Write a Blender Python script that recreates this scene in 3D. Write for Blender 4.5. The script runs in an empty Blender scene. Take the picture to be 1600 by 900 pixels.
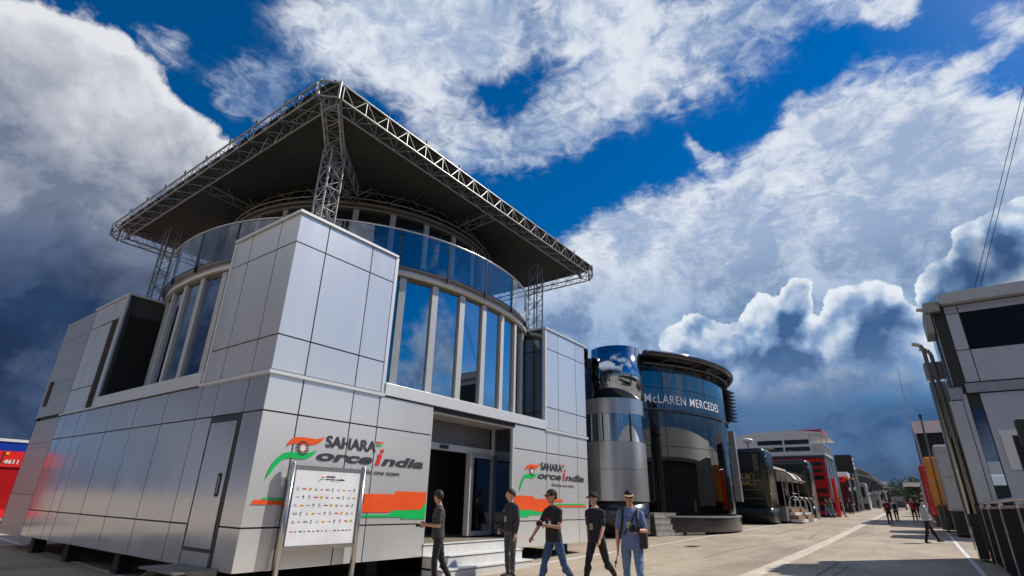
import bpy, bmesh, math, random
from mathutils import Vector, Matrix, Euler
random.seed(7)
R = math.radians
S = bpy.context.scene
COL = S.collection

# ---------------------------------------------------------------- camera
cd = bpy.data.cameras.new('camera'); cam = bpy.data.objects.new('camera', cd); COL.objects.link(cam)
_r = Vector((0.58692, -0.80937, 0.02112)); _u = Vector((-0.31598, -0.20497, 0.92636)); _f = Vector((0.74544, 0.55038, 0.37604))
m = Matrix((( _r.x, _u.x, -_f.x, -5.0086), (_r.y, _u.y, -_f.y, -9.0845), (_r.z, _u.z, -_f.z, 1.662), (0, 0, 0, 1)))
cam.matrix_world = m
cd.sensor_width = 36; cd.lens = 36*821.06/1600; cd.clip_start = .05; cd.clip_end = 6000
S.camera = cam

# ---------------------------------------------------------------- light: sun from the front right, 45 degrees up
SUN_EL, SUN_AZ = R(45), math.atan2(.8, -.6)      # azimuth measured from +Y towards +X
sl = bpy.data.lights.new('sun', 'SUN'); sl.energy = 4.4; sl.angle = R(.6); sl.color = (1, .95, .87)
so = bpy.data.objects.new('sun', sl); COL.objects.link(so)
_s = Vector((math.sin(SUN_AZ)*math.cos(SUN_EL), math.cos(SUN_AZ)*math.cos(SUN_EL), math.sin(SUN_EL)))
so.rotation_euler = _s.to_track_quat('Z', 'Y').to_euler(); so.location = (20, -40, 60)
S.view_settings.view_transform = 'Standard'; S.view_settings.look = 'None'
S.view_settings.exposure = 0; S.view_settings.gamma = 1; S.view_settings.use_curve_mapping = False
S.cycles.max_bounces = 8; S.cycles.glossy_bounces = 5; S.cycles.transparent_max_bounces = 12; S.cycles.diffuse_bounces = 3
S.cycles.caustics_reflective = False; S.cycles.caustics_refractive = False; S.cycles.sample_clamp_indirect = 4

# ---------------------------------------------------------------- sky: Nishita air with cloud banks placed from image pixels, baked as directions
W = bpy.data.worlds.new('World'); S.world = W; W.use_nodes = True
nt = W.node_tree; nt.nodes.clear(); LK = nt.links.new
def N(t, **k):
    n = nt.nodes.new(t)
    for a, b in k.items(): setattr(n, a, b)
    return n
def put(sock, v):
    if isinstance(v, bpy.types.NodeSocket): LK(v, sock)
    else: sock.default_value = v
def M(op, a, b=0.0, c=0.0, clamp=False):
    n = N('ShaderNodeMath', operation=op, use_clamp=clamp)
    put(n.inputs[0], a); put(n.inputs[1], b); put(n.inputs[2], c); return n.outputs[0]
def VM(op, a, b=(0, 0, 0)):
    n = N('ShaderNodeVectorMath', operation=op); put(n.inputs[0], a); put(n.inputs[1], b)
    return n.outputs['Value'] if op in ('DOT_PRODUCT', 'LENGTH') else n.outputs[0]
def VS(a, s):
    n = N('ShaderNodeVectorMath', operation='SCALE'); put(n.inputs[0], a); n.inputs['Scale'].default_value = s; return n.outputs[0]
def MR(v, a, b, c=0.0, d=1.0, kind='SMOOTHSTEP'):
    n = N('ShaderNodeMapRange', interpolation_type=kind); put(n.inputs[0], v)
    for i, x in enumerate((a, b, c, d)): put(n.inputs[i+1], x)
    return n.outputs[0]
def MIX(f, a, b):
    n = N('ShaderNodeMix', data_type='RGBA'); put(n.inputs[0], f); put(n.inputs[6], a); put(n.inputs[7], b); return n.outputs[2]
def NOISE(v, scale, detail=6, rough=.55, dist=0.0, lac=2.0):
    n = N('ShaderNodeTexNoise'); put(n.inputs['Vector'], v); n.inputs['Scale'].default_value = scale
    n.inputs['Detail'].default_value = detail; n.inputs['Roughness'].default_value = rough
    n.inputs['Distortion'].default_value = dist; n.inputs['Lacunarity'].default_value = lac
    return n.outputs['Fac'], n.outputs['Color']
def C(*rgb):                                     # display sRGB 0-255 to linear x10 (the background runs at 0.1)
    f = lambda c: (c/255/12.92 if c/255 <= .04045 else ((c/255+.055)/1.055)**2.4)*10
    return (f(rgb[0]), f(rgb[1]), f(rgb[2]), 1)
D = N('ShaderNodeTexCoord').outputs['Generated']
sky = N('ShaderNodeTexSky', sky_type='NISHITA', sun_disc=False, sun_elevation=SUN_EL, sun_rotation=SUN_AZ, altitude=100, air_density=1.0, dust_density=.3, ozone_density=2.0)
hs = N('ShaderNodeHueSaturation'); hs.inputs['Saturation'].default_value = 1.7; hs.inputs['Value'].default_value = .95; hs.inputs['Hue'].default_value = .506; LK(sky.outputs[0], hs.inputs['Color'])
sx = N('ShaderNodeSeparateXYZ'); LK(D, sx.inputs[0]); DZ = sx.outputs[2]
# warped direction
w1 = VS(VM('SUBTRACT', NOISE(D, 3.2, 4, .6)[1], (.5, .5, .5)), .16)
w2 = VS(VM('SUBTRACT', NOISE(D, 13, 5, .62)[1], (.5, .5, .5)), .06)
DW = VM('ADD', VM('ADD', D, w1), w2)
w3 = VS(VM('SUBTRACT', NOISE(D, 9, 3, .5)[1], (.5, .5, .5)), .05)
w4 = VS(VM('SUBTRACT', NOISE(D, 34, 4, .6)[1], (.5, .5, .5)), .022)
DC = VM('ADD', VM('ADD', D, w3), w4)
def field(blobs, vec, e0=1.35, e1=.35):
    acc = None
    for (cx, cy, cz, rx, ry, rz, s1, s2, s3, wt) in blobs:
        mp = N('ShaderNodeMapping', vector_type='TEXTURE'); LK(vec, mp.inputs[0])
        mp.inputs['Location'].default_value = (cx, cy, cz); mp.inputs['Rotation'].default_value = (rx, ry, rz)
        mp.inputs['Scale'].default_value = (s1, s2, s3)
        g = MR(VM('LENGTH', mp.outputs[0]), e0, e1, 0.0, wt)
        acc = g if acc is None else M('ADD', acc, g)
    return acc
HIGH = [(0.399,0.574,0.715,-0.758,-0.179,-0.796,0.178,0.097,0.178,1),  # blob centres and radii in these tables converted from image pixel ellipses
  (0.526,0.401,0.75,-0.723,-0.021,-0.943,0.281,0.107,0.281,1),
  (0.667,0.21,0.715,-0.764,0.151,-1.106,0.177,0.107,0.177,1),
  (0.667,0.386,0.637,-0.859,-0.223,-1.232,0.192,0.067,0.192,1),
  (0.528,0.57,0.629,-0.855,0.291,-0.504,0.122,0.068,0.122,1),
  (0.17,0.781,0.601,-0.923,-0.084,-0.278,0.046,0.036,0.046,0.7),
  (0.292,0.741,0.605,-0.921,-0.005,-0.38,0.072,0.051,0.072,0.65),
  (0.713,-0.002,0.702,-0.739,0.319,-1.239,0.13,0.043,0.13,0.8),
  (0.737,-0.092,0.67,-0.835,-0.057,-1.746,0.041,0.036,0.041,0.7),
  (0.767,-0.213,0.605,-0.816,0.49,-1.424,0.051,0.026,0.051,0.8),
  (0.843,0,0.539,-0.949,-0.395,-1.835,0.162,0.08,0.162,1),
  (0.87,0.162,0.465,-1.086,-0.079,-1.423,0.192,0.111,0.192,1),
  (0.893,-0.078,0.443,-1.086,0.304,-1.492,0.209,0.142,0.209,1.1),
  (0.867,0.346,0.359,-1.189,-0.269,-1.294,0.241,0.141,0.241,1.1),
  (0.937,0.085,0.338,-1.219,0.162,-1.409,0.295,0.127,0.295,1.2),
  (0.821,0.279,0.498,-1.038,-0.198,-1.358,0.083,0.052,0.083,0.9),
  (0.837,-0.141,0.528,-0.96,0.397,-1.472,0.093,0.052,0.093,0.7),
  (0.879,-0.184,0.439,-1.078,0.381,-1.578,0.097,0.119,0.119,1),
  (0.797,-0.169,0.579,-0.937,-0.208,-1.93,0.051,0.019,0.051,0.8),
  (0.795,0.192,0.576,-0.677,0.739,-0.636,0.044,0.016,0.044,0.55),
  (0.802,0.414,0.43,-1.077,-0.433,-1.316,0.095,0.072,0.095,0.9),
  (0.787,0.505,0.354,-1.209,0,-1,0.169,0.097,0.169,1),
  (0.934,0.263,0.242,-1.324,0.061,-1.263,0.44,0.124,0.44,1.2),
  (0.851,0.336,0.403,-1.142,-0.252,-1.308,0.138,0.106,0.138,1),
  (0.896,0.023,0.444,-1.1,-0.215,-1.645,0.22,0.123,0.22,0.8)]
LEFT = [(0.048,0.868,0.494,-0.979,-0.484,-0.362,0.121,0.119,0.121,1.1),
  (0.113,0.857,0.502,-0.984,-0.433,-0.406,0.107,0.107,0.107,1),
  (0.191,0.851,0.489,-1.019,-0.369,-0.442,0.112,0.103,0.112,1),
  (0.275,0.845,0.458,-1.07,-0.302,-0.478,0.106,0.101,0.106,1),
  (0.152,0.945,0.29,-1.26,-0.29,-0.263,0.229,0.233,0.233,1.3),
  (0.355,0.88,0.316,-1.241,-0.205,-0.458,0.183,0.169,0.183,1.2),
  (0.228,0.969,0.098,-1.467,-0.109,-0.259,0.289,0.131,0.289,1.3),
  (0.275,0.961,-0.027,-1.589,-0.007,-0.302,0.348,0.162,0.348,1.3),
  (0.032,0.982,0.186,-1.374,-0.262,-0.09,0.148,0.305,0.305,1.3)]
CUM = [(0.928,0.264,0.264,-1.303,0.072,-1.273,0.073,0.059,0.073,1),
  (0.95,0.162,0.266,-1.3,0.104,-1.372,0.061,0.082,0.082,1),
  (0.943,0.106,0.316,-1.206,0.482,-1.284,0.025,0.051,0.051,1),
  (0.962,0.113,0.25,-1.317,0.112,-1.425,0.047,0.063,0.063,1),
  (0.962,0.018,0.272,-1.291,0.157,-1.506,0.06,0.073,0.073,1),
  (0.97,-0.009,0.244,-1.322,0.149,-1.542,0.048,0.059,0.059,1),
  (0.949,-0.091,0.303,-1.254,0.225,-1.593,0.043,0.054,0.054,1),
  (0.93,-0.146,0.338,-1.211,0.281,-1.622,0.04,0.056,0.056,1),
  (0.918,-0.185,0.352,-1.192,0.317,-1.646,0.037,0.061,0.061,1),
  (0.971,0.155,0.181,-1.387,0.065,-1.391,0.285,0.073,0.285,1),
  (0.96,-0.124,0.251,-1.311,0.199,-1.645,0.074,0.081,0.081,1)]
DARK = [(0.942,-0.16,0.295,-1.26,0.254,-1.658,0.07,0.066,0.07,1),
  (0.218,0.96,0.177,-1.386,-0.176,-0.268,0.247,0.182,0.247,1),
  (0.133,0.964,0.23,-1.33,-0.256,-0.201,0.1,0.13,0.13,0.8),
  (0.992,0.07,0.106,-1.46,0.04,-1.48,0.32,0.124,0.32,0.9)]

# --- high white cloud (seen in perspective on a plane overhead)
dzc = M('MAXIMUM', DZ, .05)
pl = N('ShaderNodeVectorMath', operation='DIVIDE'); LK(D, pl.inputs[0])
cz3 = N('ShaderNodeCombineXYZ'); LK(dzc, cz3.inputs[0]); LK(dzc, cz3.inputs[1]); cz3.inputs[2].default_value = 1; LK(cz3.outputs[0], pl.inputs[1])
PV = pl.outputs[0]
n_big = NOISE(PV, 1.6, 6, .6, .3)[0]
rmix = N('ShaderNodeMix', data_type='FLOAT'); put(rmix.inputs[0], MR(DZ, .30, .50)); put(rmix.inputs[2], NOISE(D, 30, 5, .62, .5)[0]); put(rmix.inputs[3], NOISE(PV, 15, 5, .62, .8)[0]); n_rip = rmix.outputs[0]
n_fine = NOISE(D, 22, 6, .68)[0]
fh = field(HIGH, DW)
back = MR(VM('DOT_PRODUCT', D, (-.745, -.55, -.376)), -.45, .1)       # the sky behind: broken cloud
fback = M('MULTIPLY', back, MR(NOISE(D, 2.3, 5, .6, .4)[0], .45, .62, 0, 1.2))
fh = M('ADD', fh, fback)
dens = M('ADD', M('MULTIPLY', fh, .95), M('MULTIPLY', M('SUBTRACT', n_big, .5), 1.5))
dens = M('ADD', dens, M('MULTIPLY', M('SUBTRACT', n_rip, .5), 1.25))
dens = M('ADD', dens, M('MULTIPLY', M('SUBTRACT', n_fine, .5), .8))
hmask = M('MULTIPLY', MR(dens, .10, 1.25, 0, .97), MR(fh, .02, .45))
hs1 = NOISE(DW, 6, 7, .6)[0]
hshade = MR(M('ADD', hs1, M('MULTIPLY', M('SUBTRACT', n_rip, .5), .4)), .36, .64)
low = MR(DZ, .45, .29)                             # towards the horizon the cloud turns blue-grey
hcol = MIX(hshade, C(158, 178, 208), C(226, 232, 241))
hcol = MIX(M('MULTIPLY', low, .88), hcol, MIX(hshade, C(96, 126, 168), C(150, 178, 212)))
col = MIX(hmask, hs.outputs[0], hcol)
def PUFF(v, sc):
    n = N('ShaderNodeTexVoronoi', feature='F1'); put(n.inputs['Vector'], v); n.inputs['Scale'].default_value = sc; n.inputs['Detail'].default_value = 2.0
    n.inputs['Roughness'].default_value = .55; n.normalize = True
    return M('SUBTRACT', 1.0, n.outputs['Distance'])
# --- stormy air towards the horizon
nd = NOISE(DW, 3.4, 6, .6)[0]
dk = M('ADD', MR(DZ, .26, .08), M('MULTIPLY', M('SUBTRACT', nd, .5), .8))
dk = MR(dk, .25, .95)
nd2 = NOISE(VM('MULTIPLY', DW, (1, 1, 2.6)), 6.5, 6, .6)[0]
ndm = M('ADD', M('MULTIPLY', nd, .45), M('MULTIPLY', nd2, .55))
stormc = MIX(MR(ndm, .40, .60), C(48, 82, 128), C(96, 128, 170))
stormc = MIX(MR(DZ, -.02, .10), C(40, 72, 116), stormc)
col = MIX(M('MULTIPLY', dk, .93), col, stormc)
# --- cumulus heads, rim-lit
def cumulus(blobs, vec, sc, lo, cr, cm, cdk, soft=.10):
    f = field(blobs, vec, 1.2, .5)
    nn = PUFF(vec, sc)
    d = M('ADD', f, M('MULTIPLY', M('SUBTRACT', nn, .62), 1.5))
    mask = MR(d, lo, lo+soft)
    n2 = PUFF(VM('ADD', vec, (-.006, .008, .016)), sc)
    rel = M('MULTIPLY', M('SUBTRACT', nn, n2), 2.6)                                    # billow relief, lit from above
    lit = M('ADD', M('ADD', rel, M('MULTIPLY', M('SUBTRACT', nn, .55), 1.0)), M('MULTIPLY', M('SUBTRACT', 1.6, d), .75))
    c = MIX(MR(lit, -.2, .35, kind='LINEAR'), cdk, cm); c = MIX(MR(lit, .35, 1.0, kind='LINEAR'), c, cr)
    return mask, c
mk, cc = cumulus(CUM, DC, 16, .42, C(228, 236, 244), C(132, 162, 200), C(66, 100, 146))
fd = MR(DZ, .14, .27)                              # the feet of the heads sink into the storm air
col = MIX(M('MULTIPLY', mk, fd), col, cc)
# --- the big bank on the left
fl = field(LEFT+[(-.85, .25, .45, 0, 0, 0, .55, .6, .5, 1.3), (-.55, .75, .35, 0, 0, 0, .5, .5, .45, 1.3), (-.9, -.4, .3, 0, 0, 0, .5, .5, .3, 1)], DW)
nl = NOISE(DW, 4.2, 8, .6, .3)[0]; nl2 = NOISE(DC, 16, 6, .6)[0]; nl3 = M('SUBTRACT', PUFF(DC, 8), .62)
dl = M('ADD', fl, M('ADD', M('MULTIPLY', M('SUBTRACT', nl, .5), .5), M('MULTIPLY', M('SUBTRACT', nl2, .5), .35)))
dl = M('ADD', dl, M('MULTIPLY', nl3, .55))
lm = MR(dl, .38, .62)
ls = M('ADD', M('ADD', M('MULTIPLY', M('SUBTRACT', nl, .5), 1.3), M('MULTIPLY', M('SUBTRACT', nl2, .5), .5)), MR(DZ, .24, .60, 0, 1.1, 'LINEAR'))
ls = M('ADD', M('ADD', ls, MR(dl, 1.3, .5, 0, .32)), M('MULTIPLY', nl3, 1.1))
lc = MIX(MR(ls, .05, .5, kind='LINEAR'), C(38, 54, 84), C(112, 124, 148)); lc = MIX(MR(ls, .55, 1.2, kind='LINEAR'), lc, C(226, 228, 234))
col = MIX(lm, col, lc)
# --- deep slate patches
fdk = field(DARK, DW)
col = MIX(M('MULTIPLY', MR(fdk, .2, 1.0), .45), col, MIX(MR(nd, .4, .6), C(30, 50, 84), C(48, 78, 122)))
bg = N('ShaderNodeBackground'); bg.inputs['Strength'].default_value = .1; LK(col, bg.inputs['Color'])
out = N('ShaderNodeOutputWorld'); LK(bg.outputs[0], out.inputs['Surface'])
W.cycles.sampling_method = 'MANUAL'; W.cycles.sample_map_resolution = 256

# ---------------------------------------------------------------- helpers
def gz(x, y): return .016*x + .008*y             # the paddock rises gently away from the camera
def T(o, label=None, cat=None, group=None, kind=None):
    if label: o['label'] = label
    if cat: o['category'] = cat
    if group: o['group'] = group
    if kind: o['kind'] = kind
    return o
def thing(name, label, cat, loc=(0, 0, 0), rz=0.0, group=None):
    o = bpy.data.objects.new(name, None); COL.objects.link(o); o.empty_display_size = .3
    o.location = loc; o.rotation_euler = (0, 0, rz); return T(o, label, cat, group)
class MB:
    def __init__(s): s.v = []; s.f = []; s.m = []; s.sm = []
    def add(s, vs, fs, mi=0, smooth=False):
        b = len(s.v); s.v += [tuple(p) for p in vs]
        for f in fs: s.f.append([b+i for i in f]); s.m.append(mi); s.sm.append(smooth)
        return s
    def box(s, x0, x1, y0, y1, z0, z1, mi=0):
        if x0 > x1: x0, x1 = x1, x0
        if y0 > y1: y0, y1 = y1, y0
        if z0 > z1: z0, z1 = z1, z0
        return s.add([(x, y, z) for z in (z0, z1) for y in (y0, y1) for x in (x0, x1)],
              [(0, 2, 3, 1), (4, 5, 7, 6), (0, 1, 5, 4), (2, 6, 7, 3), (0, 4, 6, 2), (1, 3, 7, 5)], mi)
    def obox(s, c, ax, ay, az, mi=0):             # centre and three half-axis vectors
        c, ax, ay, az = map(Vector, (c, ax, ay, az)); vs = []
        for k in (-1, 1):
            for j in (-1, 1):
                for i in (-1, 1): vs.append(c+ax*i+ay*j+az*k)
        return s.add(vs, [(0, 2, 3, 1), (4, 5, 7, 6), (0, 1, 5, 4), (2, 6, 7, 3), (0, 4, 6, 2), (1, 3, 7, 5)], mi)
    def prism(s, poly, d0, d1, axis='z', mi=0, smooth=False):   # 2D polygon extruded along an axis
        def P(p, d): return {'z': (p[0], p[1], d), 'y': (p[0], d, p[1]), 'x': (d, p[0], p[1])}[axis]
        n = len(poly); vs = [P(p, d0) for p in poly]+[P(p, d1) for p in poly]
        b = len(s.v); s.v += vs
        s.f.append([b+i for i in range(n)]); s.f.append([b+n+i for i in reversed(range(n))]); s.m += [mi, mi]; s.sm += [False, False]
        for i in range(n):
            j = (i+1) % n; s.f.append([b+i, b+n+i, b+n+j, b+j]); s.m.append(mi); s.sm.append(smooth)
        return s
    def tube(s, p, q, r, n=6, mi=0, r2=None, cap=True):
        p, q = Vector(p), Vector(q); d = q-p
        if d.length < 1e-6: return s
        d.normalize(); a = d.orthogonal().normalized(); b = d.cross(a); r2 = r if r2 is None else r2
        vs = [p+(a*math.cos(2*math.pi*i/n)+b*math.sin(2*math.pi*i/n))*r for i in range(n)] + [q+(a*math.cos(2*math.pi*i/n)+b*math.sin(2*math.pi*i/n))*r2 for i in range(n)]
        fs = [(i, (i+1) % n, n+(i+1) % n, n+i) for i in range(n)]
        s.add(vs, fs, mi, n > 5)
        if cap: s.add(vs[:n], [tuple(reversed(range(n)))], mi); s.add(vs[n:], [tuple(range(n))], mi)
        return s
    def path(s, pts, r, n=6, mi=0):
        for a, b in zip(pts, pts[1:]): s.tube(a, b, r, n, mi)
        return s
    def loft(s, rings, mi=0, smooth=True, closed=True, caps=True):
        n = len(rings[0]); b = len(s.v)
        for r in rings: s.v += [tuple(p) for p in r]
        for k in range(len(rings)-1):
            for i in range(n if closed else n-1):
                j = (i+1) % n; s.f.append([b+k*n+i, b+k*n+j, b+(k+1)*n+j, b+(k+1)*n+i]); s.m.append(mi); s.sm.append(smooth)
        if caps:
            s.f.append([b+i for i in reversed(range(n))]); s.f.append([b+(len(rings)-1)*n+i for i in range(n)]); s.m += [mi, mi]; s.sm += [False, False]
        return s
    def ball(s, c, r, mi=0, n=12, m=8, rot=None):
        rings = []
        for k in range(m+1):
            t = -math.pi/2+math.pi*k/m; t = max(min(t, math.pi/2-.02), -math.pi/2+.02); ring = []
            for i in range(n):
                a = 2*math.pi*i/n; p = Vector((math.cos(t)*math.cos(a)*r[0], math.cos(t)*math.sin(a)*r[1], math.sin(t)*r[2]))
                if rot: p = rot @ p
                ring.append(Vector(c)+p)
            rings.append(ring)
        return s.loft(rings, mi)
    def mesh(s, name, mats):
        me = bpy.data.meshes.new(name); me.from_pydata(s.v, [], s.f)
        for mm in (mats if isinstance(mats, (list, tuple)) else [mats]): me.materials.append(mm)
        me.polygons.foreach_set('material_index', s.m); me.polygons.foreach_set('use_smooth', s.sm); me.update()
        return me
    def build(s, name, mats, parent=None, loc=None, label=None, cat=None, group=None, kind=None, bevel=0):
        o = bpy.data.objects.new(name, s.mesh(name, mats)); COL.objects.link(o)
        if parent: o.parent = parent
        if loc: o.location = loc
        if bevel:
            b = o.modifiers.new('bevel', 'BEVEL'); b.width = bevel; b.segments = 2; b.limit_method = 'ANGLE'; b.angle_limit = R(40)
        return T(o, label, cat, group, kind)
def children(o): return [c for c in bpy.data.objects if c.parent == o]
def copy_tree(o, loc=None, rz=None, label=None, parent=None):
    c = o.copy(); COL.objects.link(c)
    if parent: c.parent = parent
    if loc is not None: c.location = loc
    if rz is not None: c.rotation_euler = (0, 0, rz)
    if label: c['label'] = label
    for ch in children(o): copy_tree(ch, parent=c)
    return c
# ---- materials
def MAT(name, col, rough=.5, metal=0.0, var=.08, vs=3.0, bump=0.0, bs=40.0, spec=.5, coat=0.0, island=0.0, stretch=(1, 1, 1), rvar=0.0, emis=None):
    m = bpy.data.materials.new(name); m.use_nodes = True; t = m.node_tree; b = t.nodes['Principled BSDF']; l = t.links.new
    b.inputs['Roughness'].default_value = rough; b.inputs['Metallic'].default_value = metal; b.inputs['Specular IOR Level'].default_value = spec
    b.inputs['Coat Weight'].default_value = coat; b.inputs['Coat Roughness'].default_value = .05
    tc = t.nodes.new('ShaderNodeTexCoord'); mp = t.nodes.new('ShaderNodeMapping'); mp.inputs['Scale'].default_value = stretch; l(tc.outputs['Object'], mp.inputs[0])
    n = t.nodes.new('ShaderNodeTexNoise'); n.inputs['Scale'].default_value = vs; n.inputs['Detail'].default_value = 5; n.inputs['Roughness'].default_value = .6; l(mp.outputs[0], n.inputs['Vector'])
    mr = t.nodes.new('ShaderNodeMapRange'); l(n.outputs['Fac'], mr.inputs[0]); mr.inputs[1].default_value = .3; mr.inputs[2].default_value = .7; mr.inputs[3].default_value = 1-var; mr.inputs[4].default_value = 1+var
    f = mr.outputs[0]
    if island:
        g = t.nodes.new('ShaderNodeNewGeometry'); m2 = t.nodes.new('ShaderNodeMapRange'); l(g.outputs['Random Per Island'], m2.inputs[0]); m2.inputs[3].default_value = 1-island; m2.inputs[4].default_value = 1+island
        mm = t.nodes.new('ShaderNodeMath'); mm.operation = 'MULTIPLY'; l(f, mm.inputs[0]); l(m2.outputs[0], mm.inputs[1]); f = mm.outputs[0]
    vm = t.nodes.new('ShaderNodeVectorMath'); vm.operation = 'SCALE'; vm.inputs[0].default_value = col[:3]; l(f, vm.inputs['Scale']); l(vm.outputs[0], b.inputs['Base Color'])
    if rvar:
        m3 = t.nodes.new('ShaderNodeMapRange'); l(n.outputs['Fac'], m3.inputs[0]); m3.inputs[1].default_value = .3; m3.inputs[2].default_value = .7; m3.inputs[3].default_value = rough-rvar; m3.inputs[4].default_value = rough+rvar; l(m3.outputs[0], b.inputs['Roughness'])
    if bump:
        n2 = t.nodes.new('ShaderNodeTexNoise'); n2.inputs['Scale'].default_value = bs; n2.inputs['Detail'].default_value = 3; l(mp.outputs[0], n2.inputs['Vector'])
        bp = t.nodes.new('ShaderNodeBump'); bp.inputs['Strength'].default_value = bump; bp.inputs['Distance'].default_value = .02; l(n2.outputs['Fac'], bp.inputs['Height']); l(bp.outputs[0], b.inputs['Normal'])
    if emis:
        b.inputs['Emission Color'].default_value = (*emis[:3], 1); b.inputs['Emission Strength'].default_value = emis[3]
    return m
def GLASS(name, tint=(.8, .86, .9), refl=.12):
    m = bpy.data.materials.new(name); m.use_nodes = True; t = m.node_tree; t.nodes.clear(); l = t.links.new
    o = t.nodes.new('ShaderNodeOutputMaterial'); mx = t.nodes.new('ShaderNodeMixShader'); tr = t.nodes.new('ShaderNodeBsdfTransparent'); gl = t.nodes.new('ShaderNodeBsdfGlossy')
    fr = t.nodes.new('ShaderNodeFresnel'); fr.inputs[0].default_value = 1.5; ad = t.nodes.new('ShaderNodeMath'); ad.operation = 'ADD'; ad.use_clamp = True
    l(fr.outputs[0], ad.inputs[0]); ad.inputs[1].default_value = refl; l(ad.outputs[0], mx.inputs[0])
    tr.inputs[0].default_value = (*tint, 1); gl.inputs['Roughness'].default_value = .015; gl.inputs['Color'].default_value = (.9, .92, .95, 1)
    l(tr.outputs[0], mx.inputs[1]); l(gl.outputs[0], mx.inputs[2]); l(mx.outputs[0], o.inputs[0]); return m
PM = dict(
 panel=MAT('brushed_cladding', (.72, .71, .695), .25, .45, .03, .8, island=.035, stretch=(1, 1, .2), rvar=.03),
 panel_lo=MAT('polished_cladding', (.68, .68, .69), .13, .62, .05, 1.3, bump=.02, bs=.7, island=.03, stretch=(1, 1, .4), rvar=.04),
 brushed=MAT('ribbed_aluminium', (.50, .50, .50), .38, .7, .10, 1.2, bump=.25, bs=14, stretch=(.1, .1, 3)),
 gap=MAT('dark_gasket', (.018, .018, .02), .6),
 frame=MAT('white_frame', (.60, .60, .59), .35, .25, .04),
 trim=MAT('pale_trim', (.70, .70, .69), .35, .2, .04),
 mull=MAT('grey_mullion', (.58, .57, .54), .4, .2, .04),
 mirror=MAT('mirror_glass', (.42, .47, .52), .012, 1.0, .0, 1, bump=.004, bs=.9),
 dglass=MAT('dark_glass', (.02, .024, .028), .03, 0, .05, 1, spec=.9),
 mclglass=MAT('black_mirror_glass', (.40, .44, .48), .015, 1.0, .0, 1, bump=.003, bs=.6),
 chrome=MAT('polished_chrome', (.75, .76, .78), .06, 1.0, .02, 1, bump=.02, bs=.8),
 truss=MAT('truss_aluminium', (.30, .295, .28), .36, .6, .10, 6),
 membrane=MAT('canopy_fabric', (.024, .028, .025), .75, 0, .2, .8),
 louvre=MAT('dark_louvre', (.022, .024, .026), .6, .0, .1),
 post=MAT('dark_metal_post', (.05, .052, .055), .4, .5),
 steel=MAT('stainless_steel', (.55, .54, .52), .25, .9, .06, 5),
 white=MAT('white_paint', (.74, .74, .73), .4, 0, .04, 2, coat=.2),
 offw=MAT('off_white_steps', (.66, .65, .62), .5, 0, .08, 4),
 nosing=MAT('dark_nosing', (.06, .055, .05), .6),
 black=MAT('black_paint', (.014, .014, .016), .25, 0, .1, 2, coat=.4),
 matt=MAT('matt_black', (.02, .02, .021), .65),
 ink=MAT('charcoal_lettering', (.035, .038, .042), .5),
 red=MAT('signal_red', (.72, .02, .02), .4, coat=.3), orange=MAT('vinyl_orange', (.86, .095, .012), .4),
 green=MAT('vinyl_green', (.0, .50, .10), .4), vred=MAT('vinyl_red', (.78, .02, .02), .4),
 tred=MAT('truck_red', (.42, .010, .014), .28, 0, .08, 1, coat=.5), torange=MAT('truck_orange', (.78, .26, .012), .32, 0, .08, 1, coat=.4),
 tblue=MAT('truck_blue', (.01, .045, .35), .3, 0, .05, coat=.4), grey=MAT('grey_paint', (.30, .31, .33), .35, .2, .05, 1, coat=.2),
 lgrey=MAT('light_grey_cladding', (.52, .53, .55), .3, .55, .05, 1, bump=.01, bs=2), dgreen=MAT('dark_green_gloss', (.006, .012, .010), .30, 0, .1, 1, coat=.15),
 gold=MAT('gold_lettering', (.50, .38, .14), .4, .3), tan=MAT('tan_canvas', (.55, .50, .40), .7), tyre=MAT('tyre_rubber', (.02, .02, .02), .8, 0, .2, 8),
 rubber=MAT('rubber', (.03, .03, .03), .7), skin=MAT('skin', (.66, .38, .26), .5, 0, .08, 12), lip=MAT('lips', (.34, .12, .09), .5), eye=MAT('eyes', (.02, .015, .012), .2),
 yellow=MAT('vinyl_yellow', (.85, .55, .02), .4), redint=MAT('red_upholstery', (.60, .03, .02), .6), wood=MAT('brown_step_edge', (.30, .17, .07), .5),
 crate=MAT('weathered_steel', (.20, .185, .165), .5, .5, .25, 5))
def lettering(mb, txt, size, x, z, y, bold=0.0, shear=0.0, sx=1.0, mi=0, depth=.004, width=None, facing='front', space=1.0):
    """flat letters standing on the facade; x, z = left end of the baseline"""
    cu = bpy.data.curves.new('t', 'FONT'); cu.body = txt; cu.size = size; cu.offset = bold; cu.shear = shear; cu.extrude = depth/2; cu.resolution_u = 4; cu.space_character = space
    o = bpy.data.objects.new('t', cu); COL.objects.link(o); dg = bpy.context.evaluated_depsgraph_get(); dg.update()
    me = bpy.data.meshes.new_from_object(o.evaluated_get(dg))
    xs = [v.co.x for v in me.vertices]; 
    if xs:
        k = (width/(max(xs)-min(xs)) if width else sx); x0 = min(xs)
        mb.add([(x+(v.co.x-x0)*k, y-v.co.z, z+v.co.y) for v in me.vertices], [tuple(p.vertices) for p in me.polygons], mi)
    bpy.data.objects.remove(o); bpy.data.curves.remove(cu); bpy.data.meshes.remove(me)
    return mb
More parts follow.
